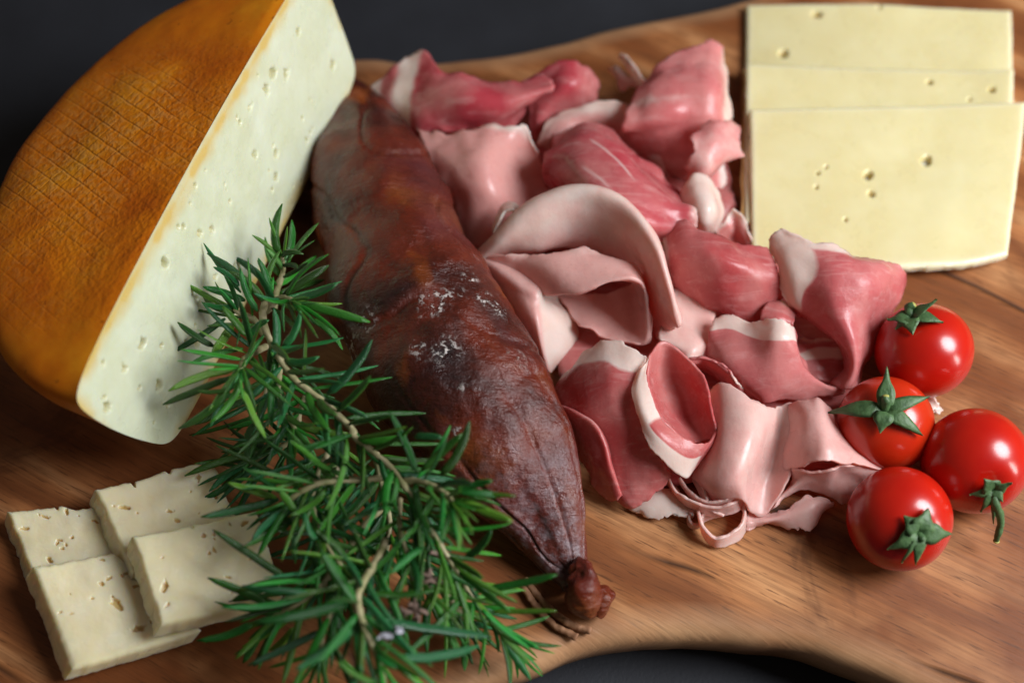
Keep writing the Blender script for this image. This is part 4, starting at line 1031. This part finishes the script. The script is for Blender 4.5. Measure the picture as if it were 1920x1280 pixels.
def sprig(path, label, r0=0.0013, r1=0.0007, spacing=0.0042, length=(0.015, 0.022), tipyoung=0.3, start=0.08, angle=(62, 32), hero=(), seed=1, rosette=10, density=1.0):
    global rr
    rr = np.random.default_rng(seed)
    pts_ = np.array(path); n = max(30, len(path) * 10)
    c_ = cr_interp(pts_, n)
    root = empty('rosemary_sprig', tuple(c_[-1])); bpy.context.view_layer.update(); off_ = np.array(root.location)
    blob('stem', pts_, np.linspace(r0, r1, len(pts_)) * 0.85, m_stem, root, 10, n, 0.00022, 500, off_)
    seg = np.linalg.norm(np.diff(c_, axis=0), axis=1); cum = np.r_[0, np.cumsum(seg)]; tot = cum[-1]
    s = tot * start; k = 0
    tgs = np.gradient(c_, axis=0); tgs /= np.linalg.norm(tgs, axis=1)[:, None]
    while s < tot - 0.0005:
        i = min(int(np.searchsorted(cum, s)), n - 1); p_ = c_[i]; t_ = tgs[i]; f = s / tot
        a1 = np.cross(t_, [0.1, 0.2, 1.0]); a1 /= np.linalg.norm(a1); a2 = np.cross(t_, a1)
        ph0 = k * math.pi / 2 + rr.normal() * 0.35
        for q in range(2):
            if rr.random() > density: continue
            ph_ = ph0 + q * math.pi + rr.normal() * 0.2
            rad_ = a1 * math.cos(ph_) + a2 * math.sin(ph_)
            th = math.radians(angle[0] * (1 - f) + angle[1] * f + rr.normal() * 9)
            d = t_ * math.cos(th) + rad_ * math.sin(th)
            if d[2] < -0.25 * 1: d[2] *= 0.35
            d /= np.linalg.norm(d)
            Ln = 1.2 * rr.uniform(*length) * (1 - 0.35 * max(0, f - 0.75) / 0.25)
            tip = p_ + d * Ln
            if tip[2] < 0.0012: tip[2] = 0.0012 + rr.random() * 0.002
            add_needle(root, p_ + rad_ * 0.0006, tip, rr.random() < (tipyoung if f < 0.7 else min(1, tipyoung * 2.2)), rr.uniform(0.85, 1.15))
        s += 0.56 * spacing * rr.uniform(0.8, 1.2); k += 1
    t_ = tgs[-1]; a1 = np.cross(t_, [0.1, 0.2, 1.0]); a1 /= np.linalg.norm(a1); a2 = np.cross(t_, a1)
    for q in range(rosette):
        ph_ = q * 2.4; th = math.radians(8 + 34 * (q / max(1, rosette)))
        d = t_ * math.cos(th) + (a1 * math.cos(ph_) + a2 * math.sin(ph_)) * math.sin(th)
        tip = c_[-1] + d * rr.uniform(0.006, 0.013)
        tip[2] = max(tip[2], 0.0012)
        add_needle(root, c_[-1] - t_ * 0.0015, tip, True, rr.uniform(0.55, 0.8))
    for hq in hero:
        b_, t__, yg, wd = hq
        add_needle(root, b_, t__, yg, wd, rr.integers(0, 5))
    return tag(root, label, 'rosemary', 'rosemary sprigs')


H = lambda cf, bx, by, bz, tx, ty, tz, yg=False, wd=1.15: (cf(bx, by, bz), cf(tx, ty, tz), yg, wd)
# main sprig crossing from the wheel to the tied end of the sausage
sprig([C6(555, 470, 40), C6(545, 560, 42), C6(590, 680, 42), C6(690, 840, 41), C6(830, 950, 41), C6(980, 1095, 41), C7(665, 255, 41), C7(820, 385, 40), C7(900, 500, 39), C7(990, 650, 36), C7(1060, 760, 33), C7(1140, 895, 27), C7(1230, 1010, 20), C7(1320, 1110, 13)],
      'longest rosemary sprig running from the cheese wheel down beside the sausage', 0.0012, 0.0007, 0.0050, (0.012, 0.019), 0.35, 0.10, seed=31, rosette=9, density=0.9,
      hero=[H(C6, 560, 480, 40, 315, 212, 44), H(C6, 550, 475, 41, 425, 300, 47), H(C6, 520, 520, 42, 400, 340, 48), H(C6, 565, 440, 40, 568, 220, 46), H(C6, 470, 640, 42, 355, 500, 46), H(C6, 480, 640, 42, 560, 525, 48, False, 1.3),
            H(C6, 590, 740, 43, 650, 520, 50, False, 1.2), H(C6, 640, 690, 42, 765, 560, 48, False, 1.3), H(C6, 740, 830, 42, 755, 600, 46, True, .9), H(C6, 650, 755, 42, 810, 790, 46), H(C6, 850, 920, 42, 1105, 705, 50, False, 1.4),
            H(C6, 840, 945, 42, 1020, 1000, 47), H(C6, 770, 560, 40, 945, 640, 42), H(C7, 650, 255, 42, 440, 320, 47, False, 1.1), H(C7, 640, 270, 42, 620, 560, 46), H(C7, 930, 410, 44, 830, 150, 54, False, 1.35), H(C7, 830, 400, 41, 760, 580, 45, True),
            H(C7, 690, 270, 42, 880, 300, 45, True), H(C7, 1000, 500, 41, 910, 700, 46, True, 1.1), H(C7, 1110, 930, 28, 920, 1170, 32, False, 1.2), H(C7, 1030, 780, 34, 1010, 1000, 38, True, 1.1), H(C7, 970, 720, 36, 930, 910, 40),
            H(C7, 1220, 890, 25, 1525, 840, 34, False, 1.2), H(C7, 1240, 985, 22, 1515, 980, 27, True, 1.0), H(C7, 1290, 1110, 14, 1405, 1260, 10, False, 1.1), H(C7, 1215, 1010, 21, 1205, 1250, 14, True, .8), H(C7, 950, 720, 37, 820, 815, 42),
            H(C7, 1130, 760, 31, 1270, 675, 40)])
# branch to the right with bright tip
sprig([C7(880, 440, 39), C7(960, 450, 42), C7(1040, 490, 45), C7(1090, 535, 47)], 'short bright green rosemary side shoot lying across the sausage', 0.0010, 0.0007, 0.0042, (0.012, 0.017), 0.8, 0.2, (60, 38), seed=32, rosette=9,
      hero=[H(C7, 1030, 420, 44, 1190, 230, 52, False, 1.3), H(C7, 950, 400, 43, 1125, 245, 50, False, 1.2), H(C7, 1080, 490, 46, 1250, 430, 51, True, 1.1), H(C7, 1120, 530, 47, 1338, 620, 50, True, 1.25), H(C7, 1100, 490, 46, 1285, 500, 49), H(C7, 920, 260, 42, 1025, 258, 47)])
# crown at the top
sprig([C6(560, 520, 38), C6(600, 475, 41), C6(650, 458, 44), C6(690, 470, 47)], 'rosemary tip spreading over the sausage flank, crown of the bunch', 0.0013, 0.0009, 0.0045, (0.011, 0.016), 0.5, 0.15, (70, 45), seed=33, rosette=7,
      hero=[H(C6, 640, 445, 42, 850, 300, 50, False, 1.35), H(C6, 690, 465, 45, 925, 405, 51, False, 1.35), H(C6, 720, 480, 46, 1045, 570, 50, False, 1.4), H(C6, 700, 480, 46, 935, 612, 49, True, .9), H(C6, 700, 490, 46, 805, 640, 48, True, .8), H(C6, 660, 470, 45, 620, 560, 50)])
sprig([C6(600, 520, 20), C6(615, 420, 24), C6(640, 330, 28), C6(640, 260, 33)], 'rosemary shoot in the dark gap between the cheese wheel and sausage', 0.0011, 0.0008, 0.0048, (0.010, 0.015), 0.1, 0.3, (65, 50), seed=34, rosette=2,
      hero=[H(C6, 625, 245, 34, 558, 35, 44, False, 1.6), H(C6, 660, 285, 33, 800, 85, 38, False, 1.1), H(C6, 640, 300, 31, 745, 290, 36), H(C6, 640, 260, 33, 690, 200, 40)])
# left shoot against the wheel
sprig([C6(560, 640, 30), C6(500, 560, 33), C6(430, 530, 37), C6(405, 510, 38)], 'rosemary shoot resting on the cut face of the cheese wheel', 0.0012, 0.0008, 0.0050, (0.012, 0.017), 0.2, 0.3, (60, 50), seed=35, rosette=3,
      hero=[H(C6, 440, 430, 38, 255, 220, 42, False, 1.1), H(C6, 430, 400, 40, 335, 285, 45, False, 1.1), H(C6, 460, 470, 38, 262, 395, 42, False, 1.2), H(C6, 420, 490, 38, 265, 530, 40), H(C6, 365, 555, 36, 115, 740, 34), H(C6, 310, 690, 37, 132, 590, 40, False, 1.1), H(C6, 400, 590, 37, 310, 720, 42, True, 1.4)])
sprig([C6(560, 690, 34), C6(500, 720, 38), C6(460, 750, 42), C6(435, 800, 47)], 'rosemary tip pointing toward the viewer below the cheese wheel', 0.0012, 0.0009, 0.0040, (0.013, 0.018), 0.5, 0.2, (75, 50), seed=36, rosette=8,
      hero=[H(C6, 410, 800, 45, 82, 850, 46, True, 1.2), H(C6, 380, 840, 43, 55, 970, 38, False, 1.1), H(C6, 385, 905, 44, 155, 1130, 36, False, 1.3), H(C6, 390, 890, 45, 235, 935, 42, True, 1.0), H(C6, 440, 850, 46, 345, 1080, 42, True, 1.2), H(C6, 450, 900, 45, 545, 1140, 40, True, 1.2),
            H(C6, 450, 700, 40, 190, 740, 42), H(C6, 460, 835, 44, 500, 1000, 40), H(C6, 500, 1060, 24, 430, 1225, 20, False, 1.4)])
# undergrowth filling the middle
sprig([C6(600, 760, 22), C6(570, 880, 22), C6(540, 1000, 18), C6(520, 1120, 12)], 'shaded rosemary sprig hanging under the bunch toward the small slices', 0.0012, 0.0008, 0.0036, (0.014, 0.019), 0.05, 0.05, (55, 35), seed=37, rosette=5)
sprig([C6(760, 900, 22), C6(720, 1020, 22), C6(690, 1130, 20), C7(300, 340, 15), C7(200, 400, 12)], 'dark rosemary sprig buried under the longest one', 0.0012, 0.0008, 0.0036, (0.014, 0.020), 0.05, 0.05, (55, 35), seed=38, rosette=4)
sprig([C7(800, 430, 30), C7(680, 440, 33), C7(540, 450, 36), C7(450, 490, 36), C7(380, 540, 34)], 'rosemary shoot reaching out above the topmost small cheese slice', 0.0011, 0.0008, 0.0042, (0.014, 0.019), 0.3, 0.1, (60, 40), seed=39, rosette=5,
      hero=[H(C7, 400, 440, 24, 105, 298, 26, False, 1.0), H(C7, 350, 515, 30, 150, 455, 32, True, 1.1), H(C7, 360, 520, 30, 42, 605, 30, False, 1.3), H(C7, 400, 560, 34, 225, 655, 34, False, 1.1), H(C7, 430, 575, 36, 360, 475, 42), H(C7, 520, 690, 36, 430, 595, 40, False, 1.2),
            H(C7, 500, 640, 38, 690, 770, 34), H(C7, 395, 850, 30, 95, 650, 32, False, 1.1), H(C7, 550, 480, 38, 465, 605, 42, True)])
sprig([C7(780, 560, 22), C7(700, 640, 23), C7(620, 770, 24), C7(520, 890, 24), C7(420, 960, 22), C7(330, 1010, 18)], 'rosemary sprig leaning over the cut corner of the small slices', 0.0012, 0.0008, 0.0040, (0.014, 0.020), 0.35, 0.25, (58, 36), seed=40, rosette=6,
      hero=[H(C7, 310, 950, 26, 80, 840, 26, False, 1.2), H(C7, 480, 905, 30, 205, 885, 34, False, 1.2), H(C7, 380, 850, 24, 165, 940, 24, False, 1.3), H(C7, 250, 1030, 16, 55, 1145, 10, False, 1.4), H(C7, 330, 1060, 15, 260, 1245, 6, False, 1.2), H(C7, 280, 1070, 15, 225, 1180, 8, False, 1.2), H(C7, 420, 1050, 16, 330, 1180, 10, True)])
sprig([C7(800, 690, 30), C7(760, 780, 34), C7(695, 890, 38), C7(690, 980, 40), C7(730, 1090, 39), C7(770, 1180, 36), C7(800, 1300, 30)], 'rosemary sprig nearest the viewer with broad bluish needles', 0.0013, 0.0009, 0.0050, (0.014, 0.020), 0.55, 0.2, (58, 38), seed=41, rosette=7,
      hero=[H(C7, 680, 950, 41, 535, 735, 50, False, 1.4), H(C7, 640, 950, 42, 280, 1055, 48, False, 1.7), H(C7, 660, 1060, 42, 430, 1240, 42, False, 1.5), H(C7, 760, 1280, 36, 580, 1210, 42, False, 1.3), H(C7, 760, 1020, 38, 1250, 1095, 26, False, 1.3), H(C7, 850, 1170, 36, 1185, 1185, 34, False, 1.4),
            H(C7, 740, 910, 36, 1000, 925, 36, False, 1.3), H(C7, 700, 1060, 41, 700, 1270, 40, True, 1.2), H(C7, 780, 1140, 38, 800, 1240, 40, True, 1.3)])
sprig([C7(960, 620, 18), C7(930, 720, 18), C7(1000, 850, 16), C7(1090, 960, 13), C7(1150, 1060, 8)], 'low rosemary sprig shaded behind the nearest one beside the sausage', 0.0011, 0.0008, 0.0042, (0.013, 0.018), 0.2, 0.1, (55, 35), seed=42, rosette=4)
sprig([C7(620, 300, 18), C7(600, 430, 18), C7(570, 560, 16), C7(560, 700, 14), C7(600, 860, 10)], 'deep green rosemary sprig at the heart of the bunch', 0.0012, 0.0008, 0.0036, (0.014, 0.020), 0.1, 0.02, (60, 40), seed=43, rosette=4)
sprig([C7(760, 330, 20), C7(790, 480, 20), C7(820, 620, 18), C7(800, 760, 14)], 'dark rosemary sprig squeezed between the bunch and the sausage', 0.0012, 0.0008, 0.0038, (0.013, 0.018), 0.1, 0.02, (58, 40), seed=44, rosette=4)

for k, (pth, lab) in enumerate([
        ([C6(640, 740, 30), C6(620, 860, 32), C6(640, 980, 33), C6(700, 1090, 33)], 'middle rosemary sprig half hidden left of the pale main stem'),
        ([C7(560, 330, 28), C7(520, 420, 31), C7(500, 540, 31), C7(540, 680, 30), C7(620, 800, 30)], 'bushy rosemary sprig just right of the topmost small slice'),
        ([C7(860, 520, 32), C7(860, 640, 34), C7(900, 760, 33), C7(960, 880, 30), C7(1040, 980, 25)], 'bushy rosemary sprig between the main stem end and the sausage'),
        ([C7(640, 880, 26), C7(580, 980, 27), C7(540, 1090, 25), C7(520, 1200, 20)], 'low rosemary sprig hanging over bare wood at the bottom edge')]):
    sprig(pth, lab, 0.0009, 0.0006, 0.0050, (0.012, 0.018), 0.3, 0.03, (60, 36), seed=60 + k, rosette=6)


# dried flower heads caught in the needles
def flower(points, mat, label, name='rosemary_flower'):
    e_ = empty(name, tuple(points[0])); bpy.context.view_layer.update(); off_ = np.array(e_.location)
    r = np.random.default_rng(int(points[0][0] * 1e5) % 999)
    for p_ in points:
        d = r.normal(size=3); d /= np.linalg.norm(d)
        s_ = np.cross(d, [0.2, 0.5, 0.8]); s_ /= np.linalg.norm(s_)
        blob('petal', [p_ - d * 0.0018, p_ + s_ * 0.0006, p_ + d * 0.0014 + s_ * 0.0002, p_ + d * 0.0022 - s_ * 0.0008], [0.0003, 0.0008, 0.0006, 0.0002], mat, e_, 8, 10, 0.0003, 900, off_, 0.6)
    tag(e_, label, 'flower', 'dried rosemary flowers')


fr_ = np.random.default_rng(3)
flower([C7(970 + fr_.normal() * 22, 840 + fr_.normal() * 35, 33 + fr_.normal() * 2) for _ in range(9)], m_bud, 'dried pinkish flower cluster among the needles near the sausage')
flower([C7(930 + fr_.normal() * 50, 985 + fr_.normal() * 22, 32 + fr_.normal() * 2) for _ in range(12)], m_bud, 'dried greyish flower cluster among the nearest needles')
flower([C7(820 + fr_.normal() * 20, 1075 + fr_.normal() * 10, 42 + fr_.normal()) for _ in range(5)], m_flower, 'whitish blue flower on the rosemary closest to the viewer')
